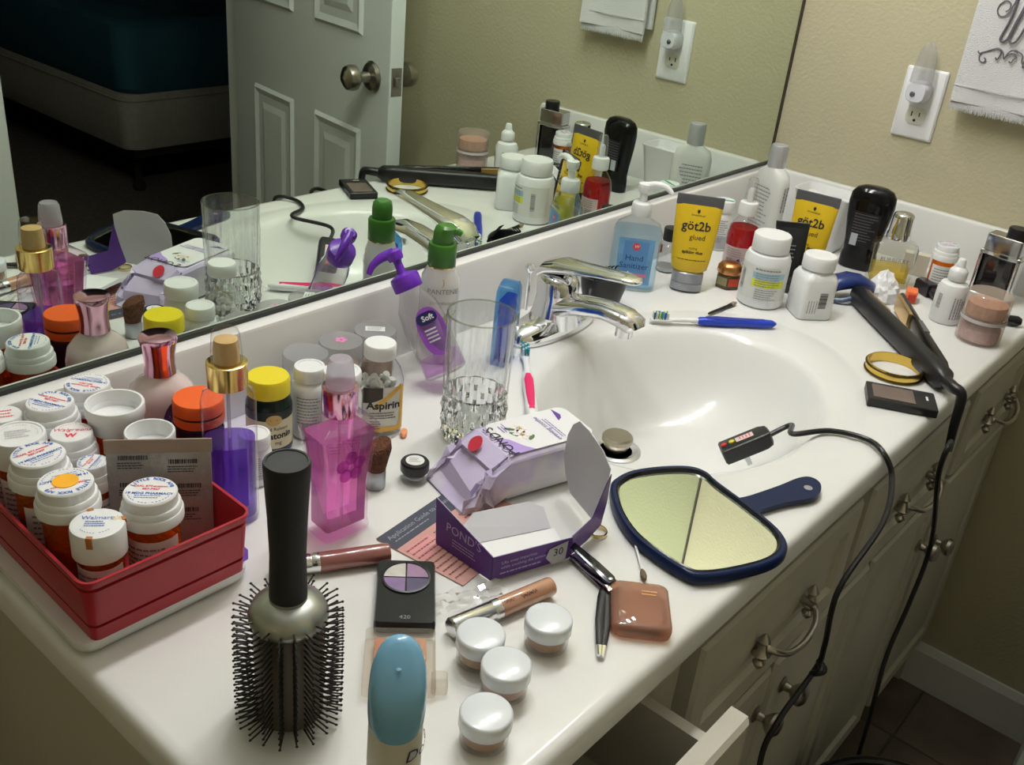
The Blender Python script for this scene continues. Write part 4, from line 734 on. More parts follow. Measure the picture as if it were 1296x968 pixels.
# hair straightener
fi = thing('hair_straightener', 'black hair straightener lying open with gold plates and power cord', 'hair straightener'); fi.location = (0, 0, 0)
IM = M('satin_black_plastic', (.010, .010, .012), .38)
A0, A1 = Vector((-.293, .226, ZC + .0165)), Vector((-.497, .014, ZC + .0165)); B0 = Vector((-.262, .168, ZC + .0165)); B1 = Vector((-.480, .022, ZC + .0165))
def bar(p0, p1, secs, e=3):
    d = (p1 - p0); L = d.length; d.normalize(); s = d.cross(Vector((0, 0, 1))); R = []
    for t, hw, hh in secs: R.append([tuple(p0 + d * (t * L) + s * q[0] + Vector((0, 0, q[1]))) for q in se(0, hw, hh, e, 20)])
    return loft(R)
part('arm', bar(A0, A1, ((0, .006, .008), (.02, .0115, .0135), (.3, .0125, .0145), (.6, .0125, .0145), (.9, .0135, .0150), (.97, .0125, .0140), (1, .007, .008))), IM, fi, ang=50)
part('arm', bar(B0, B1, ((0, .003, .009), (.015, .0048, .0135), (.4, .005, .0140), (.75, .0065, .0140), (.92, .0075, .0140), (1, .005, .010))), M('gloss_black_plastic', (.012, .011, .012), .15), fi, ang=50)
d_ = (B1 - B0).normalized(); sA = d_.cross(Vector((0, 0, 1)))
part('gold_plate', bar(B0 + d_ * .008 + sA * .0055, B0 + d_ * .085 + sA * .0055, ((0, .002, .0115), (.02, .003, .0125), (.98, .003, .0125), (1, .002, .0115)), 8), M('gold_plate', (.72, .50, .22), .3, .9), fi, ang=30)
dA = (A1 - A0).normalized(); sB = dA.cross(Vector((0, 0, 1)))
part('gold_plate', bar(A0 + dA * .012 - sB * .0125, A0 + dA * .09 - sB * .0125, ((0, .001, .0105), (.02, .002, .011), (.98, .002, .011), (1, .001, .0105)), 8), MATS['gold_plate'], fi, ang=30)
part('display', bar(B0 + d_ * .11 - sA * .0008 + Vector((0, 0, .0128)), B0 + d_ * .15 - sA * .0008 + Vector((0, 0, .0128)), ((0, .003, .0014), (1, .004, .0014)), 5), M('smoke_grey_panel', (.12, .12, .13), .15), fi)
CE = A1 + dA * .004
cpts = [CE - dA * .012, CE + dA * .012 + Vector((0, 0, .002)), CE + Vector((-.012, -.022, -.004)), Vector((CE.x - .012, -.014, ZC - .03)), Vector((CE.x - .008, -.016, ZC - .065))]
part('strain_relief', tube(cr(cpts, 5), [.0085 - .00018 * i for i in range(21)], 12), IM, fi)
def ypath(pts, y): return [GY(u, v, y) for u, v in pts]
c2 = [cpts[-1]] + ypath([(1203, 560), (1188, 600), (1178, 690), (1150, 765), (1122, 830)], -.034)
end = c2[-1]; c2 += [end + Vector((-.02, -.01, -.10)), Vector((end.x - .01, -.06, .03)), Vector((end.x + .02, -.12, .006)), Vector((end.x + .12, -.18, .006))]
part('cord', tube(cr(c2, 8), .0033, 8), IM, fi)
# plug resting inside the basin with its cord over the counter edge
pg = thing('power_plug', 'black safety plug with test buttons lying in the basin, cord over the edge', 'plug')
P0, P1 = Vector((-.738, .160, ZC - .050)), Vector((-.690, .112, ZC - .012))
dP = (P1 - P0).normalized()
aim(pg, P0, dP, P0 + Vector((0, .25, 1)))
part('body', loft([rr(z, a, b, .004) for z, a, b in ((-.026, .030, .016), (-.024, .034, .02), (.026, .034, .02), (.034, .028, .018), (.036, .02, .014))]), BLACK, pg)
part('sticker', front(grid(.012, .022, 1), .0104, .006), M('pinkish_label', (.75, .6, .6), .5), pg); part('print', front(mv(lines(4, .009, .004, .0014, 3), 0, .012), .0107), REDINK, pg)
for nm, zz, c in (('yellow_button', -.010, (.75, .65, .03)), ('red_button', -.020, (.6, .03, .03))): part(nm, xf(lathe([(.0035, 0), (.0035, .0015), (.0028, .002), (0, .002)], 16), Matrix.Translation((0, -.010, zz)) @ Matrix.Rotation(pi / 2, 4, 'X')), M(nm, c, .4), pg)
for s in (-1, 1): part('prong', mv(box(-.0008, .0008, .009, .024, -.003, .003), s * .006, 0, 0), SILVER, pg, smooth=False)
inv = pg.matrix_world.inverted()
w1 = [P0 + dP * .034, P0 + dP * .062 + Vector((0, 0, .002)), G(1003, 549, .004), G(1050, 545, .004), G(1095, 555, .005), G(1118, 573, .006)]
w1 += ypath([(1129, 606)], -.014) + ypath([(1117, 662), (1062, 745), (1044, 815), (1033, 845), (985, 912), (962, 965)], -.036)
e1 = w1[-1]; w1 += [e1 + Vector((-.01, -.02, -.10)), Vector((e1.x - .02, -.08, .15)), Vector((e1.x - .05, -.12, .006))]
part('cord', xf(tube(cr(w1, 8), .0032, 8), inv), IM, pg)
kn = GY(1033, 845, -.036); part('cord_knot', xf(mv(join(tube([(.009 * cos(t), .004 * sin(2 * t), .006 * sin(t)) for t in [2 * pi * k / 24 for k in range(24)]], .0033, 8, True)), kn.x, kn.y - .003, kn.z), inv), IM, pg)
# bangle and shadow palette
bg = thing('bangle', 'gold bangle bracelet with ridged rims lying beside the straightener', 'bangle', -.489, .084)
part('band', loft([se(z, r, r, 2, 64) for z, r in ((.0, .034), (.0, .036), (.003, .0365), (.010, .0365), (.013, .036), (.013, .034), (.0, .034))], False, False), M('yellow_gold', (.75, .52, .12), .2, 1), bg, ang=40)
for z in (.0022, .0108): part('beaded_rim', tube([((.0366 + .0004 * (k % 2)) * cos(2 * pi * k / 120), (.0366 + .0004 * (k % 2)) * sin(2 * pi * k / 120), z) for k in range(120)], .0011, 6, True), M('dark_antique_gold', (.12, .085, .03), .4, 1), bg)
pl_ = thing('shadow_palette', 'slim black eyeshadow palette with clear window beside the gold bangle', 'palette', -.5705, .043, 0, math.atan2(-.074, .037))
part('case', rbox(.083, .05, .011, .002, .001), BLACK, pl_); part('shadow_pan', mv(rbox(.050, .036, .0008, .001, .0002, z0=.0108), -.010, 0), M('mauve_shadow', (.20, .145, .125), .35, noise=(14, .3)), pl_)
part('lettering', mv(ontop(rot2(lines(1, .011, .004, .0028, 5, jit=0), 90), .0113), .032, .004), WINK, pl_)
# ================================================================ foreground: hairbrush, make-up, wipes
hb = thing('hairbrush', 'round hairbrush with black handle standing upright on its bristle barrel', 'hairbrush', -1.42, .158, 0, .1)
part('barrel', lathe([(.021, .004), (.0235, .006), (.0235, .088), (.022, .089)], 40), M('dark_bronze_barrel', (.09, .075, .06), .4, .5), hb)
part('ferrule', lathe([(.0235, .086), (.0262, .088), (.0268, .092), (.0245, .098), (.017, .1025), (.0125, .104), (.0125, .107)], 40), M('satin_steel', (.42, .44, .41), .32, .9), hb, ang=60)
part('handle', lathe([(.0122, .105), (.0126, .107), (.0122, .125), (.0118, .14), (.0128, .17), (.0148, .205), (.0150, .2095), (.0142, .2115), (.0128, .2115), (.0125, .2108), (0, .2108)], 40), M('soft_black_rubber', (.014, .014, .016), .55), hb, ang=40)
bs = []
NB = tube([(.023, 0, 0), (.030, 0, .0002), (.0365, 0, .0005)], [.0008, .0007, .0006], 5); TIP = mv(lathe([(0, -.0012), (.0012, 0), (0, .0012)], 6), .0367, 0, .0005)
for k in range(20):
    for j in range(18):
        z = .008 + j * .0047 + (.0022 if k % 2 else 0); tz = radians((j - 8.5) * 2.4)
        bs.append(xf(join(NB, TIP), Matrix.Translation((0, 0, z)) @ Matrix.Rotation(2 * pi * k / 20, 4, 'Z') @ Matrix.Rotation(-tz * .45, 4, 'Y')))
b_ = part('bristles', join(*bs), M('black_bristles', (.02, .018, .017), .5), hb); b_['kind'] = 'stuff'
def gloss(label, a, b, r, capf, colm, txtcol=None):
    A, B_ = Vector(a), Vector(b); L = (B_ - A).length; o = thing('lip_gloss', label, 'lip gloss')
    aim(o, A, B_ - A, A + Vector((-.3, -.3, .55)))
    part('cap', lathe([(r * .85, 0), (r, .0015), (r, L * capf - .008), (r * .96, L * capf - .0075), (r * .96, L * capf - .0065), (r, L * capf - .006), (r, L * capf)], 28), M('bright_silver', (.75, .76, .78), .15, 1), o)
    part('tube', lathe([(r * .96, L * capf), (r * .98, L * capf + .001), (r * .98, L - .003), (r * .9, L - .0005), (0, L)], 28), colm, o)
    return o
gloss('lip gloss tube of dusty rose with silver cap lying behind the hairbrush', (-1.339, .287, ZC + .0095), (-1.250, .237, ZC + .0095), .0088, .40, M('rose_gloss', (.28, .095, .085), .2, coat=1))
g2 = gloss('lip gloss tube of peach beige with silver cap beside the clear wrapper', (-1.281, .134, ZC + .0092), (-1.180, .112, ZC + .0092), .0086, .46, M('peach_gloss', (.50, .26, .16), .2, coat=1))
part('lettering', cyl(xf(join(scrawl(.016, .002, .0016, 6), mv(scrawl(.010, .002, .001, 7), -.020, .001)), Matrix.Rotation(pi / 2, 4, 'Z')), .0088, .075), M('brown_ink', (.12, .05, .03), .5), g2)
def flat(name, label, cat, c, ang, z=0): return thing(name, label, cat, c[0], c[1], z, radians(ang))
# eyeshadow quad: local +Y away along the long side
eq = flat('eyeshadow_compact', 'black eyeshadow compact with round window of four lilac shades', 'compact', (-1.277, .189), -45)
part('case', loft([rr(z, .049 - i, .080 - i, .004) for z, i in ((0, .003), (.002, .0), (.009, .0), (.0115, .002))]), M('gloss_black_case', (.013, .014, .018), .22), eq)
part('window_rim', mv(lathe([(.0205, .0112), (.0205, .0128), (.0188, .0130), (.0185, .0118)], 40, False, False), 0, .016), BLACK, eq)
for k, c in enumerate(((.36, .22, .36), (.62, .60, .55), (.26, .17, .36), (.10, .08, .17))):
    a0 = k * pi / 2 + .04; pts = [(0.0008 * cos(a0 + .75), .0008 * sin(a0 + .75), .0122)] + [(.0185 * cos(a0 + (pi / 2 - .08) * i / 10), .0185 * sin(a0 + (pi / 2 - .08) * i / 10), .0122) for i in range(11)]
    part('shadow_pan', mv((pts, [tuple(range(12))]), 0, .016), M('shadow_shade_%d' % k, c, .55, noise=(90, .2)), eq)
part('lettering', mv(ontop(txt('420', .006), .0118), 0, -.033), GREY, eq)
pp = flat('blush_palette', 'clear plastic palette of peach powders partly under the stick bottle', 'palette', (-1.333, .137), -45)
part('case', loft([rr(z, .054 - i, .064 - i, .003) for z, i in ((0, .001), (.001, 0), (.010, 0), (.011, .001))]), T('palette_clear', (.96, .94, .91), 1.3, .06, (.8, .75, .7)), pp)
for i in range(2):
    for j in range(2): part('powder_pan', mv(rbox(.019, .024, .004, .002, .0005, z0=.003), -.0105 + .021 * i, -.013 + .026 * j), M('peach_powder_%d' % (i + 2 * j), ((.72, .33, .18), (.75, .45, .32), (.66, .28, .17), (.7, .4, .28))[i + 2 * j], .8, noise=(120, .2)), pp)
part('hinge_tab', mv(rbox(.012, .018, .009, .003, .001), .030, -.020), MATS['palette_clear'], pp)
de = thing('deodorant_stick', 'cream stick deodorant with slanted translucent blue cap at the counter front', 'deodorant', -1.428, .045, 0, face(-1.428, .045, 0))
def slant(z, rx, ry, k, cy=0): return [(p[0], p[1], z + k * (p[1] - cy)) for p in se(0, rx, ry, 2.2, 40, 0, cy)]
part('body', loft([se(0, .0158, .0170, 2.1, 40), se(.003, .0168, .0180, 2.1, 40), se(.05, .0168, .0180, 2.1, 40), [(p[0], p[1], .094 + .55 * p[1]) for p in se(0, .0166, .0178, 2.1, 40)]]), M('cream_plastic', (.62, .60, .50), .35), de, ang=60)
part('cap', loft([slant(.093, .0172, .0186, .55), slant(.098, .0175, .0190, .58), slant(.108, .0174, .0189, .68), slant(.117, .0167, .0180, .80), slant(.123, .0150, .0160, .86, .001), slant(.127, .0118, .0128, .88, .002), slant(.1292, .007, .0078, .88, .002), slant(.1299, .002, .003, .88, .002)]), M('translucent_blue_cap', (.20, .45, .66), .18, sss=.3, coat=.5), de, ang=70)
part('embossed_dot', mv(lathe([(.0016, 0), (0, .0006)], 12), 0, -.002, .1268), M('blue_grey', (.15, .3, .45), .4), de)
part('lettering', cyl(txt('Dove', .013, 'LEFT', shear=.2), .0184, .070, .35), M('navy_script', (.02, .03, .10), .5), de)
def white_jar(label, x, y, col):
    o = thing('cream_jar', label, 'jar', x, y, 0, 0, 'small white-lidded cosmetic jars')
    part('jar', lathe([(.0155, 0), (.0175, .002), (.018, .014), (.0165, .0155)], 36), T('jar_clear', (.95, .95, .95), 1.3, .05), o)
    part('cream', lathe([(.013, .0025), (.0155, .005), (.0155, .0135), (0, .014)], 30), M('cream_' + str(int(col[0] * 100)), col, .5), o)
    part('lid', lathe([(.0186, .0150), (.0190, .0156), (.0190, .0255), (.0184, .0270), (.0170, .0276), (0, .0278)], 44), M('satin_white_lid', (.74, .78, .83), .22, coat=.3), o, ang=60)
white_jar('white-lidded jar of tan cream beside the silver gloss cap', -1.283, .101, (.55, .38, .25))
white_jar('white-lidded jar of brown cream standing apart, nearest the tweezers', -1.231, .076, (.42, .24, .15))
white_jar('white-lidded jar of pale pink cream between two other white jars', -1.2935, .066, (.62, .42, .38))
white_jar('white-lidded jar of deep rose cream closest to the stick deodorant', -1.339, .045, (.42, .18, .17))
co = flat('powder_compact', 'rounded copper brown translucent powder compact near the counter edge', 'compact', (-1.1465, .043), -53)
part('case', loft([rr(z, .050 - i, .062 - i, .008) for z, i in ((0, .004), (.002, .0005), (.007, 0), (.011, .001), (.013, .006))]), T('copper_plastic', (.85, .62, .52), 1.1, .45, (.55, .34, .26)), co, ang=60)
part('powder', rbox(.036, .045, .006, .006, .001, z0=.003), M('tan_powder', (.58, .38, .29), .7, noise=(60, .25)), co)
part('lettering', mv(ontop(lines(2, .014, .004, .0014, 3), .0134), .008, .016), M('copper_gold', (.6, .33, .12), .35, .6), co)
tz = thing('tweezers', 'black slant tweezers with silver tip beside the copper compact', 'tweezers', -1.178, .058, 0, math.atan2(-.046, -.070))
part('arms', join(*[loft([[(x, s * (gap) + p[0] * hw, .004 + p[1] * .0016) for p in [(cos(t), sin(t)) for t in [2 * pi * k / 10 for k in range(10)]]] for x, gap, hw in ((-.042, .0005, .0042), (-.03, .0022, .0042), (0, .0032, .0036), (.03, .0016, .0028))]) for s in (1, -1)]), BLACK, tz)
part('tips', join(*[loft([[(x, s * gap + p[0] * hw, .004 + p[1] * .0013) for p in [(cos(t), sin(t)) for t in [2 * pi * k / 10 for k in range(10)]]] for x, gap, hw in ((.03, .0016, .0027), (.042, .0008, .0022))]) for s in (1, -1)]), CHROME, tz)
nc = thing('nail_clipper', 'chrome nail clipper with dark lever lying under the purple carton', 'nail clipper', -1.134, .101, 0, math.atan2(-.055, -.012))
part('jaws', join(loft([[(x, p[0] * hw, z + p[1] * .0014) for p in [(q[0], q[1]) for q in se(0, 1, 1, 4, 12)]] for x, hw, z in ((-.028, .0045, .0018), (.0, .006, .0018), (.022, .0075, .003), (.029, .0085, .0045))]), loft([[(x, p[0] * hw, z + p[1] * .0014) for p in [(q[0], q[1]) for q in se(0, 1, 1, 4, 12)]] for x, hw, z in ((-.028, .0045, .005), (.0, .006, .006), (.022, .0075, .0085), (.029, .0085, .0075))])), CHROME, nc)
part('lever', loft([[(x, p[0] * hw, z + p[1] * .0012) for p in [(q[0], q[1]) for q in se(0, 1, 1, 4, 12)]] for x, hw, z in ((-.032, .004, .0145), (0, .0055, .0135), (.02, .006, .0115), (.024, .004, .0105))]), M('dark_chrome', (.06, .06, .07), .12, .9), nc)
part('pin', mv(lathe([(.0022, 0), (.0022, .013), (.0014, .0135)], 12), .021, 0), CHROME, nc)
sw = thing('cotton_swab', 'white cotton swab with a darkened tip beside the hand mirror', 'cotton swab', -1.080, .090, 0, math.atan2(-.050, -.052))
part('stick', xf(lathe([(.0012, -.030), (.0012, .030)], 8), Matrix.Translation((0, 0, .003)) @ Matrix.Rotation(pi / 2, 4, 'Y')), PAPER, sw)
for s, m_ in ((-1, M('cotton_white', (.82, .82, .82), .95)), (1, M('dirty_cotton', (.16, .12, .08), .95))): part('cotton_tip', xf(lathe([(.0012, .022), (.0026, .026), (.0028, .032), (.0016, .036), (0, .037)], 12), Matrix.Translation((0, 0, .003)) @ Matrix.Rotation(s * pi / 2, 4, 'Y')), m_, sw)
tag(mesh('ring', xf(loft([se(z, r, r, 2, 40) for z, r in ((0, .0088), (.0005, .0096), (.0032, .0097), (.0042, .0090), (.0032, .0086), (.0, .0088))], False, False), Matrix.Translation((-1.079, .137, ZC + .0006))), M('pale_gold_ring', (.72, .56, .30), .2, 1)), 'plain gold finger ring lying between the carton and hand mirror', 'ring')
# clear wrapper
wr = thing('wrapper', 'crinkled clear cellophane wrapper lying beside the peach lip gloss', 'wrapper', -1.242, .154, 0, radians(-22))
def film(w_, d_, seed, nx=14, ny=6):
    r_ = random.Random(seed); V = [(-w_ / 2 + w_ * i / nx, -d_ / 2 + d_ * j / ny + .0015 * r_.random(), .001 + .007 * abs(sin(j * 1.4 + .3 * i)) * (.6 + .6 * r_.random())) for j in range(ny + 1) for i in range(nx + 1)]
    return V, [(j * (nx + 1) + i, j * (nx + 1) + i + 1, (j + 1) * (nx + 1) + i + 1, (j + 1) * (nx + 1) + i) for j in range(ny) for i in range(nx)]
part('film', film(.075, .026, 5), T('cellophane', (.97, .97, .98), 3.0, rough=.05), wr, ang=12)
# pamphlet
pmf = thing('leaflet', 'pink make-up leaflet with dark blue heading lying under the purple carton', 'leaflet', -1.238, .267, 0, radians(6))
part('sheet', box(0, .128, -.098, 0, .0002, .0009), M('pink_paper', (.62, .33, .30), .6, noise=(12, .2)), pmf, smooth=False)
part('heading_band', box(0, .128, -.024, 0, .0009, .0011), M('slate_blue_print', (.045, .05, .085), .5), pmf, smooth=False)
part('heading', mv(ontop(join(txt('Application Guide to a Flawless', .0078, 'LEFT'), mv(lines(1, .05, .003, .0012, 4), .027, -.0075)), .0014), .006, -.009), M('pale_grey_ink', (.35, .36, .42), .5), pmf)
part('print', ontop(join(*[mv(lines(9, .034, .0068, .0018, 40 + k), .02 + .038 * k, -.034) for k in range(3)]), .0012), M('brown_print', (.22, .07, .05), .6), pmf)
part('pink_panel', box(.004, .036, -.052, -.030, .00095, .00115), M('rose_panel', (.70, .30, .32), .6), pmf, smooth=False)
# wipes pack
def packmat():
    m, nt, o = _new('lilac_wipes_film'); N = nt.nodes; Lk = nt.links; b = N.new('ShaderNodeBsdfPrincipled'); Lk.new(b.outputs[0], o.inputs[0]); b.inputs['Roughness'].default_value = .3
    tc = N.new('ShaderNodeTexCoord'); sp = N.new('ShaderNodeSeparateXYZ'); Lk.new(tc.outputs['Object'], sp.inputs[0])
    no = N.new('ShaderNodeTexNoise'); no.inputs['Scale'].default_value = 30; Lk.new(tc.outputs['Object'], no.inputs[0])
    ma = N.new('ShaderNodeMath'); ma.operation = 'MULTIPLY_ADD'; ma.inputs[1].default_value = 9; Lk.new(sp.outputs[2], ma.inputs[0]); Lk.new(no.outputs[0], ma.inputs[2])
    mb = N.new('ShaderNodeMath'); mb.operation = 'MULTIPLY_ADD'; mb.inputs[1].default_value = -4.5; Lk.new(sp.outputs[0], mb.inputs[0]); Lk.new(ma.outputs[0], mb.inputs[2])
    cr_ = N.new('ShaderNodeValToRGB'); cr_.color_ramp.elements[0].position = .72; cr_.color_ramp.elements[0].color = (.76, .74, .79, 1); cr_.color_ramp.elements[1].position = 1.0; cr_.color_ramp.elements[1].color = (.62, .55, .79, 1)
    Lk.new(mb.outputs[0], cr_.inputs[0]); Lk.new(cr_.outputs[0], b.inputs['Base Color']); return m
wp = thing('wipes_pack', 'white and lilac soft pack of facial wipes with crinkled torn end', 'wipes', -1.048, .246, 0, radians(-16))
def pack():
    r_ = random.Random(11); R = []
    for x, w_, h, wob in ((-.1, .068, .0025, .0012), (-.094, .070, .010, .008), (-.087, .072, .019, .011), (-.080, .074, .027, .011), (-.073, .073, .034, .010), (-.066, .071, .040, .007), (-.050, .068, .049, .001), (-.02, .068, .050, .0006), (.02, .068, .050, .0006), (.048, .068, .049, .001), (.056, .066, .045, .002), (.060, .058, .036, .003)):
        R.append([(x + wob * (r_.random() - .5) * 1.5, p[0] + wob * (r_.random() - .5), max(.0003, h / 2 + p[1] + wob * (r_.random() - .5) * 1.4)) for p in rr(0, w_, h, min(.008, h * .3), 6)])
    return loft(R)
part('film', pack(), packmat(), wp, ang=14)
part('top_panel', ontop((rr(0, .098, .060, .010, 5, .006), [tuple(range(24))]), .0508), M('white_panel', (.80, .80, .83), .35), wp)
part('lilac_swoosh', ontop(([(-.043, -.030, 0), (-.018, -.030, 0), (-.026, -.020, 0), (-.033, -.005, 0), (-.043, .004, 0)], [(0, 1, 2, 3, 4)]), .0509), M('lilac_print', (.45, .32, .70), .4), wp)
part('violet_wedge', ontop(([(.040, .029, 0), (.034, .006, 0), (.040, .010, 0), (.043, .016, 0)], [(0, 1, 2, 3)]), .0510), M('violet_print_ink', (.12, .04, .32), .4), wp)
fw = part('flower_print', ontop(join(*[xf(mv(disc(.0022, .005, 2, 12), 0, .005), Matrix.Translation((dx, dy, 0)) @ Matrix.Rotation(k * pi / 3, 4, 'Z')) for dx, dy in ((-.012, .010), (-.016, -.002)) for k in range(6)]), .0511), M('petal_print', (.86, .80, .78), .5), wp)
part('flower_centre', ontop(join(*[mv(disc(.0018, n=10), dx, dy) for dx, dy in ((-.012, .010), (-.016, -.002))]), .0514), M('yellow_centre', (.65, .4, .05), .5), fw)
part('leaf', ontop(join(*[xf(disc(.0024, .006, 2, 10), Matrix.Translation((dx, dy, 0)) @ Matrix.Rotation(a, 4, 'Z')) for dx, dy, a in ((-.022, .012, .9), (-.010, -.010, 2.2), (-.023, .002, .4))]), .0509), M('leaf_print', (.08, .17, .05), .5), fw)
part('lettering', ontop(mv(rot2(txt("POND'S", .0155), 90), -.042, -.004), .0514), INK, wp)
part('small_lettering', ontop(join(mv(rot2(txt('evening soothe', .0078), 90), .014, -.002), mv(rot2(lines(2, .040, .003, .001, 4), 90), .020, -.002), mv(rot2(lines(3, .016, .003, .001, 5), 90), -.030, .016)), .0512), M('violet_ink', (.20, .10, .42), .5), wp)
part('heart_mark', ([(p[0], p[1], .0492 + (p[0] + .062) * .95) for p in disc(.0065, .0085, 1.8, 16, -.064, .008)[0]], [tuple(range(16))]), M('red_heart', (.62, .04, .07), .4), wp)
# opened purple carton
ca = thing('wipes_carton', 'opened purple cardboard wipes carton with grey inside and torn tall flap', 'carton'); ca.location = (0, 0, 0)
PUR = M('purple_card', (.11, .035, .27), .4, noise=(16, .25)); CARD = M('grey_card', (.56, .56, .60), .7); CARDW = M('white_card', (.82, .82, .82), .7)
zc = lambda p, z: (p[0], p[1], ZC + z)
pA, pB, pC, pD = (-1.203, .226), (-1.206, .157), (-1.128, .131), (-1.066, .150)
def slab(name, poly, mat_o, mat_i, nrm):   # card panel: printed face out, grey face in
    P = [Vector(p) for p in poly]; n = Vector(nrm).normalized()
    o = part(name, plate([p + n * .0004 for p in P], .0006), mat_o, ca, smooth=False); part('inner_face', plate([p - n * .0003 for p in P], .0005), mat_i, o, smooth=False); return o
lp = slab('left_panel', [zc(pA, .002), zc(pB, .002), zc(pB, .027), zc((-1.199, .233), .046)], PUR, CARD, (-1, -.04, .1))
fp = slab('front_panel', [zc(pB, .002), zc(pC, .002), zc((pC[0] - .004, pC[1] - .002), .027), zc((pB[0], pB[1]), .027)], PUR, CARD, (-.3, -1, .1))
part('floor_panel', plate([zc(p, .0022) for p in ((-1.2045, .157), (-1.128, .132), (-1.105, .168), (-1.186, .205))], .0006), CARDW, ca, smooth=False)
part('tuck_flap', plate([zc(q, z) for q, z in (((-1.186, .204), .003), ((-1.108, .170), .003), ((-1.098, .188), .012), ((-1.106, .200), .016), ((-1.160, .222), .017), ((-1.178, .218), .012))], .0006), CARD, ca, smooth=False)
b0, b1, tp = G(748, 658, .010), G(722, 622, .012), G(733, 534, .088); fn = (b1 - b0).cross(tp - b0).normalized()
part('tall_flap', plate([GP(u, v, b0, fn) for u, v in ((750, 658), (722, 624), (716, 600), (714, 576), (719, 550), (726, 537), (734, 533), (746, 545), (764, 571), (773, 593), (769, 612), (760, 636))], .0007), CARD, ca, smooth=False)
q0, q1, q2 = G(722, 702, .002), G(724, 679, .027), G(773, 600, .072); qn = (q1 - q0).cross(q2 - q0).normalized()
part('right_panel', plate([Vector((p.x, p.y, max(p.z, ZC + .0022))) for p in [GP(u, v, q0, qn) for u, v in ((722, 702), (742, 689), (760, 664), (768, 635), (774, 600), (768, 612), (750, 655), (724, 679))]], .0008), PUR, ca, smooth=False)
def onpanel(g, a, b, z0, off, nrm):
    A, B_ = Vector(zc(a, 0)), Vector(zc(b, 0)); d = (B_ - A).normalized(); n = Vector(nrm).normalized()
    return [tuple(A + d * p[0] + Vector((0, 0, p[1] + z0)) + n * off) for p in g[0]], g[1]
part('lettering', onpanel(join(mv(txt("POND'S", .0125), .034, .006), mv(lines(3, .03, .003, .001, 7), .036, -.004)), pA, pB, .022, .0018, (-1, -.04, .1)), M('lilac_ink', (.45, .36, .62), .5), lp)
part('lettering', onpanel(join(mv(txt('Lifts away impurities', .0044, 'LEFT'), .006, .004), mv(txt('while soothing the senses', .0044, 'LEFT'), .006, -.001), mv(lines(1, .045, .004, .0013, 8), .028, -.0075)), pB, pC, .017, .0040, (-.3, -1, .1)), M('lilac_ink', (.45, .36, .62), .5), fp)
part('count_badge', onpanel(([(.052, -.003, 0), (.060, -.012, 0), (.0735, -.010, 0), (.0745, .0095, 0), (.055, .006, 0)], [(0, 1, 2, 3, 4)]), pB, pC, .015, .0040, (-.3, -1, .1)), M('grey_badge', (.42, .42, .45), .5), fp)
part('count_number', onpanel(mv(txt('30', .0110), .0645, .0005), pB, pC, .015, .0044, (-.3, -1, .1)), INK, fp)
# hand mirror
hm = thing('hand_mirror', 'navy blue hand mirror lying face up over the front counter edge', 'hand mirror'); hm.location = (0, 0, 0)
NAVY = M('navy_gloss_plastic', (.005, .014, .06), .3, spec=.25)
HO = [(772, 618), (780, 606), (800, 597), (838, 592), (872, 592), (893, 599), (908, 612), (950, 643), (985, 672), (996, 690), (992, 705), (970, 718), (925, 729), (888, 733), (868, 728), (835, 708), (800, 680), (779, 648)]
ho = [G(u, v, .009) for u, v in HO]; cen = sum(ho, Vector()) / len(ho)
def hring(f, z): return [(cen.x + (p.x - cen.x) * f, cen.y + (p.y - cen.y) * f, ZC + z) for p in cr(ho, 4, True)]
part('frame', loft([hring(.95, .0006), hring(1.0, .003), hring(1.0, .010), hring(.975, .0125), hring(.93, .0125), hring(.90, .0095), hring(.895, .0085)]), NAVY, hm, ang=50)
part('rim', loft([hring(.93, .0126), hring(.915, .0132), hring(.90, .0110), hring(.888, .0092)], False, False), M('black_rim', (.01, .01, .012), .2), hm)
part('glass', loft([hring(.895, .0088), hring(.893, .0094)]), M('hand_mirror_silver', (.80, .86, .78), .01, 1), hm, smooth=False)
HH = [(925, 636), (950, 628), (985, 616), (1010, 606), (1026, 605), (1038, 613), (1037, 626), (1024, 632), (995, 637), (960, 647), (945, 655)]
hh = [G(u, v, .007) for u, v in HH]; hq = cr(hh, 4, True)
part('handle', loft([[(p.x, p.y, ZC + z) for p in hq] for z in (.003, .0085)]), NAVY, hm, ang=40)
part('hang_hole', mv(lathe([(.0045, .0086), (.0045, .0090), (0, .0090)], 16), *G(1023, 617, .009).xy, ZC), M('hole_shadow_grey', (.30, .30, .31), .6), hm)
# ================================================================ right wall: outlet, night light, towel
ou = thing('outlet', 'white wall outlet plate with duplex socket on the tan wall', 'outlet', -.0003, .304, .256, -pi / 2)
part('plate', loft([[(p[0], -y, p[1]) for p in rr(0, .0699 - i, .1143 - i, .003)] for y, i in ((0, 0), (.003, .0005), (.0055, .006))]), M('outlet_white', (.78, .78, .80), .3), ou)
for z in (.0195, -.0195):
    rc = part('receptacle', loft([[(p[0], -y, p[1] + z) for p in se(0, .0165 - i, .0140 - i, 3, 28)] for y, i in ((.005, 0), (.0068, 0), (.0072, .0006))]), M('ivory_plastic', (.70, .69, .62), .35), ou)
    part('slots', join(box(-.0075, -.0055, -.0074, -.0070, z - .001, z + .007), box(.0055, .0072, -.0074, -.0070, z, z + .0065), mv(xf(lathe([(.0024, 0), (.0024, .0004), (0, .0004)], 14), Matrix.Rotation(pi / 2, 4, 'X')), 0, -.0070, z - .007)), BLACK, rc, smooth=False)
nl = thing('night_light', 'white plug-in night light with ribbed clear shade in the upper socket', 'night light', -.0085, .304, .2755, -pi / 2)
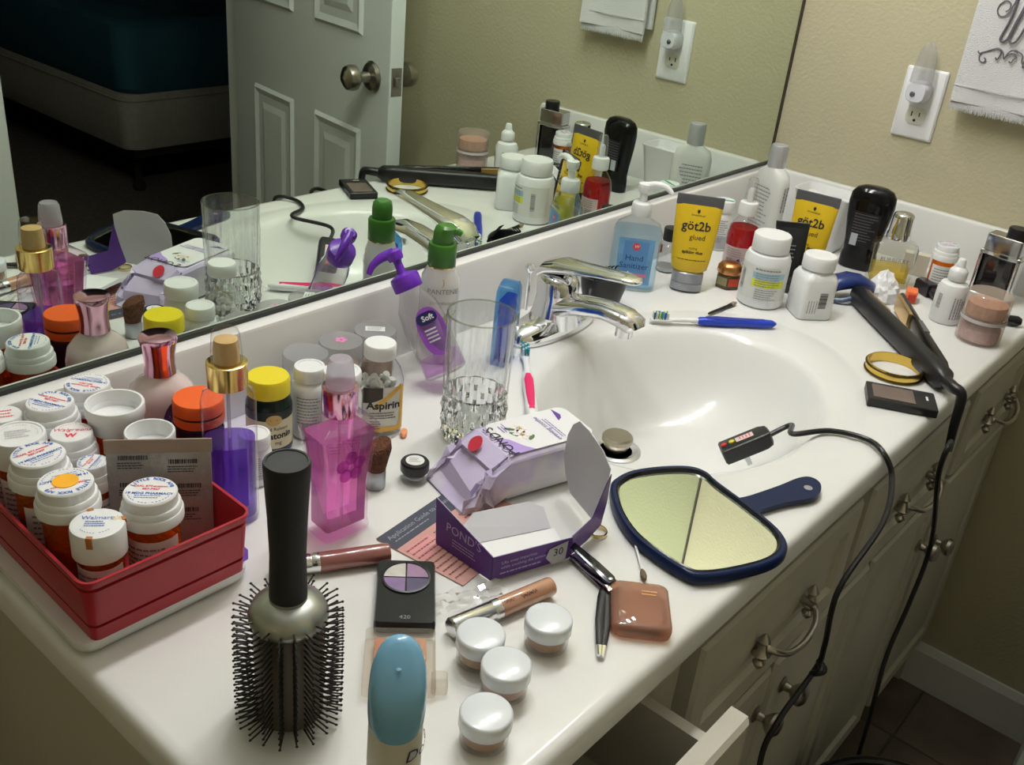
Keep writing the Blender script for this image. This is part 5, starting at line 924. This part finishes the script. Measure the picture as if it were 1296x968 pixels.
part('base', loft([[(p[0] * k, -y, p[1] * k2 + .002) for p in se(0, .0185, .0175, 3, 28)] for y, k, k2 in ((0, .8, .8), (.003, .96, .96), (.016, 1, 1), (.024, .95, .95), (.029, .8, .82))]), M('pale_white_plastic', (.68, .69, .76), .35), nl, ang=60)
part('sensor', xf(lathe([(.0042, 0), (.0044, .0015), (.003, .003), (0, .0034)], 18), Matrix.Translation((-.004, -.0285, -.001)) @ Matrix.Rotation(pi / 2, 4, 'X')), M('smoky_sensor', (.10, .10, .12), .1), nl)
def shade():
    R = []; n = 72
    for z, k in ((.016, 1), (.03, .97), (.05, .88), (.066, .72), (.076, .45), (.0795, .1)):
        R.append([((.0178 * k + .0005 * (i % 2)) * cos(2 * pi * i / n), -.0165 + (.0135 * k + .0005 * (i % 2)) * sin(2 * pi * i / n), z) for i in range(n)])
    return loft(R, False)
part('shade', shade(), T('ribbed_clear', (.93, .93, .94), 2.5, .30, (.8, .8, .82), rough=.08), nl, ang=12)
TX = -.034
to = thing('hand_towel', 'white fringed hand towel with grey embroidered monogram hanging on the wall', 'towel', TX, .172, .262, -pi / 2)
TW = M('white_terry', (.80, .80, .82), .95, bump=(700, .8), sheen=.4)
def cloth(w_, z0, z1, y0, th, seed, xc=0, nx=24, nz=26):
    r_ = random.Random(seed); ph = [r_.random() * 6 for _ in range(4)]
    def yy(x, z): return y0 + .0035 * sin(38 * x + ph[0]) * (1 - (z - z0) / (z1 - z0)) + .002 * sin(17 * z + ph[1] + 20 * x) * (1 - (z - z0) / (z1 - z0))
    R = []
    for j in range(nz + 1):
        z = z0 + (z1 - z0) * j / nz; row = [(xc - w_ / 2 + w_ * i / nx) for i in range(nx + 1)]
        R.append([(x, yy(x, z) - th / 2, z) for x in row] + [(x, yy(x, z) + th / 2, z) for x in row[::-1]])
    return loft(R)
ZT = .40
part('front_layer', cloth(.150, .016, ZT, 0, .006, 3), TW, to, ang=60)
part('back_layer', cloth(.135, .024, ZT, .020, .006, 6, -.010), TW, to, ang=60)
part('fold', loft([[(x, .010 + r * cos(a), ZT - .001 + r * sin(a)) for a in [pi * k / 10 for k in range(11)] for r in (.013,)] + [(x, .010 + .0075 * cos(a), ZT - .001 + .0075 * sin(a)) for a in [pi * k / 10 for k in range(10, -1, -1)]] for x in (-.075, .0, .0575)]), TW, to)
part('woven_band', mv(box(-.075, .075, -.0050, -.0032, .040, .0415), 0, -.001), M('grey_band_thread', (.6, .6, .62), .9), to, smooth=False)  # woven line above the hem, greyer than the terry
fr_ = []
r_ = random.Random(2)
for i in range(150):
    x = -.075 + .15 * i / 149; fr_.append(tube([(x, .0, .019), (x + .001 * (r_.random() - .5), -.001, .008), (x + .003 * (r_.random() - .5), .002 * (r_.random() - .5), .0 + .003 * r_.random())], [.0007, .0006, .0003], 4))
part('fringe', join(*fr_), TW, to)['kind'] = 'stuff'
EMB = M('grey_embroidery', (.13, .115, .14), .6); TOI = to.matrix_basis.inverted()
def stroke(px, r=.0014, closed=False):
    P = []
    for u, v in px:
        q = GX(1100 + u / 5.097, v / 5.097, TX - .006); q = TOI @ q; P.append((q.x, -.0058, q.z))
    return cr(P, 5, closed), r
def emb(lst):
    gs = []
    for px, r in lst:
        P, r2 = stroke(px, r); gs += [tube(P, r2, 6)]
    return join(*gs)
W_ = [([(880, 75), (905, 60), (915, 25), (890, 5), (850, 25), (828, 65), (840, 100), (870, 105), (905, 80), (935, 30), (960, -20), (975, -60)], .0010), ([(975, -60), (940, 60), (900, 150), (860, 220), (845, 255), (865, 268), (895, 245), (940, 160), (985, 80), (1020, 10)], .0017), ([(1010, 60), (975, 110), (935, 185), (905, 250), (915, 277), (945, 268), (985, 215), (1030, 130), (1080, 20), (1100, -60)], .0017), ([(1100, -60), (1060, -80), (1050, -50), (1080, -35)], .001)]
O_ = [([(703, 328), (712, 345), (730, 338), (760, 330), (800, 318), (835, 312), (850, 335), (840, 365), (822, 385), (815, 370)], .0011), ([(730, 340), (712, 360), (712, 390), (735, 402), (752, 388), (742, 372)], .0011), ([(825, 315), (850, 320), (865, 345), (868, 380), (890, 350), (915, 330), (950, 325), (955, 345)], .0011), ([(868, 380), (900, 352), (935, 348), (950, 370), (930, 385), (915, 405), (900, 395)], .0011), ([(935, 330), (965, 335), (990, 360), (985, 400), (1005, 440), (1020, 400), (1020, 370)], .0011)]
part('monogram', emb(W_), EMB, to)
half = emb(O_); xm = 2 * (TOI @ GX(1100 + 1010 / 5.097, 400 / 5.097, TX - .006)).x
part('scroll_ornament', join(half, ([(xm - p[0], p[1], p[2]) for p in half[0]], [f[::-1] for f in half[1]])), EMB, to)
tbar = thing('towel_bar', 'satin metal towel bar on the wall holding the white towel', 'towel bar', 0, .172, .262 + ZT, -pi / 2)
part('rod', xf(lathe([(.0050, -.13), (.0050, .13)], 16), Matrix.Translation((0, -.024, .0)) @ Matrix.Rotation(pi / 2, 4, 'Y')), NICK, tbar)
for s in (-1, 1): part('bracket', xf(lathe([(.02, 0), (.02, .004), (.010, .008), (.009, .026), (.011, .034), (0, .035)], 20), Matrix.Translation((s * .125, 0, -.001)) @ Matrix.Rotation(pi / 2, 4, 'X')), NICK, tbar)
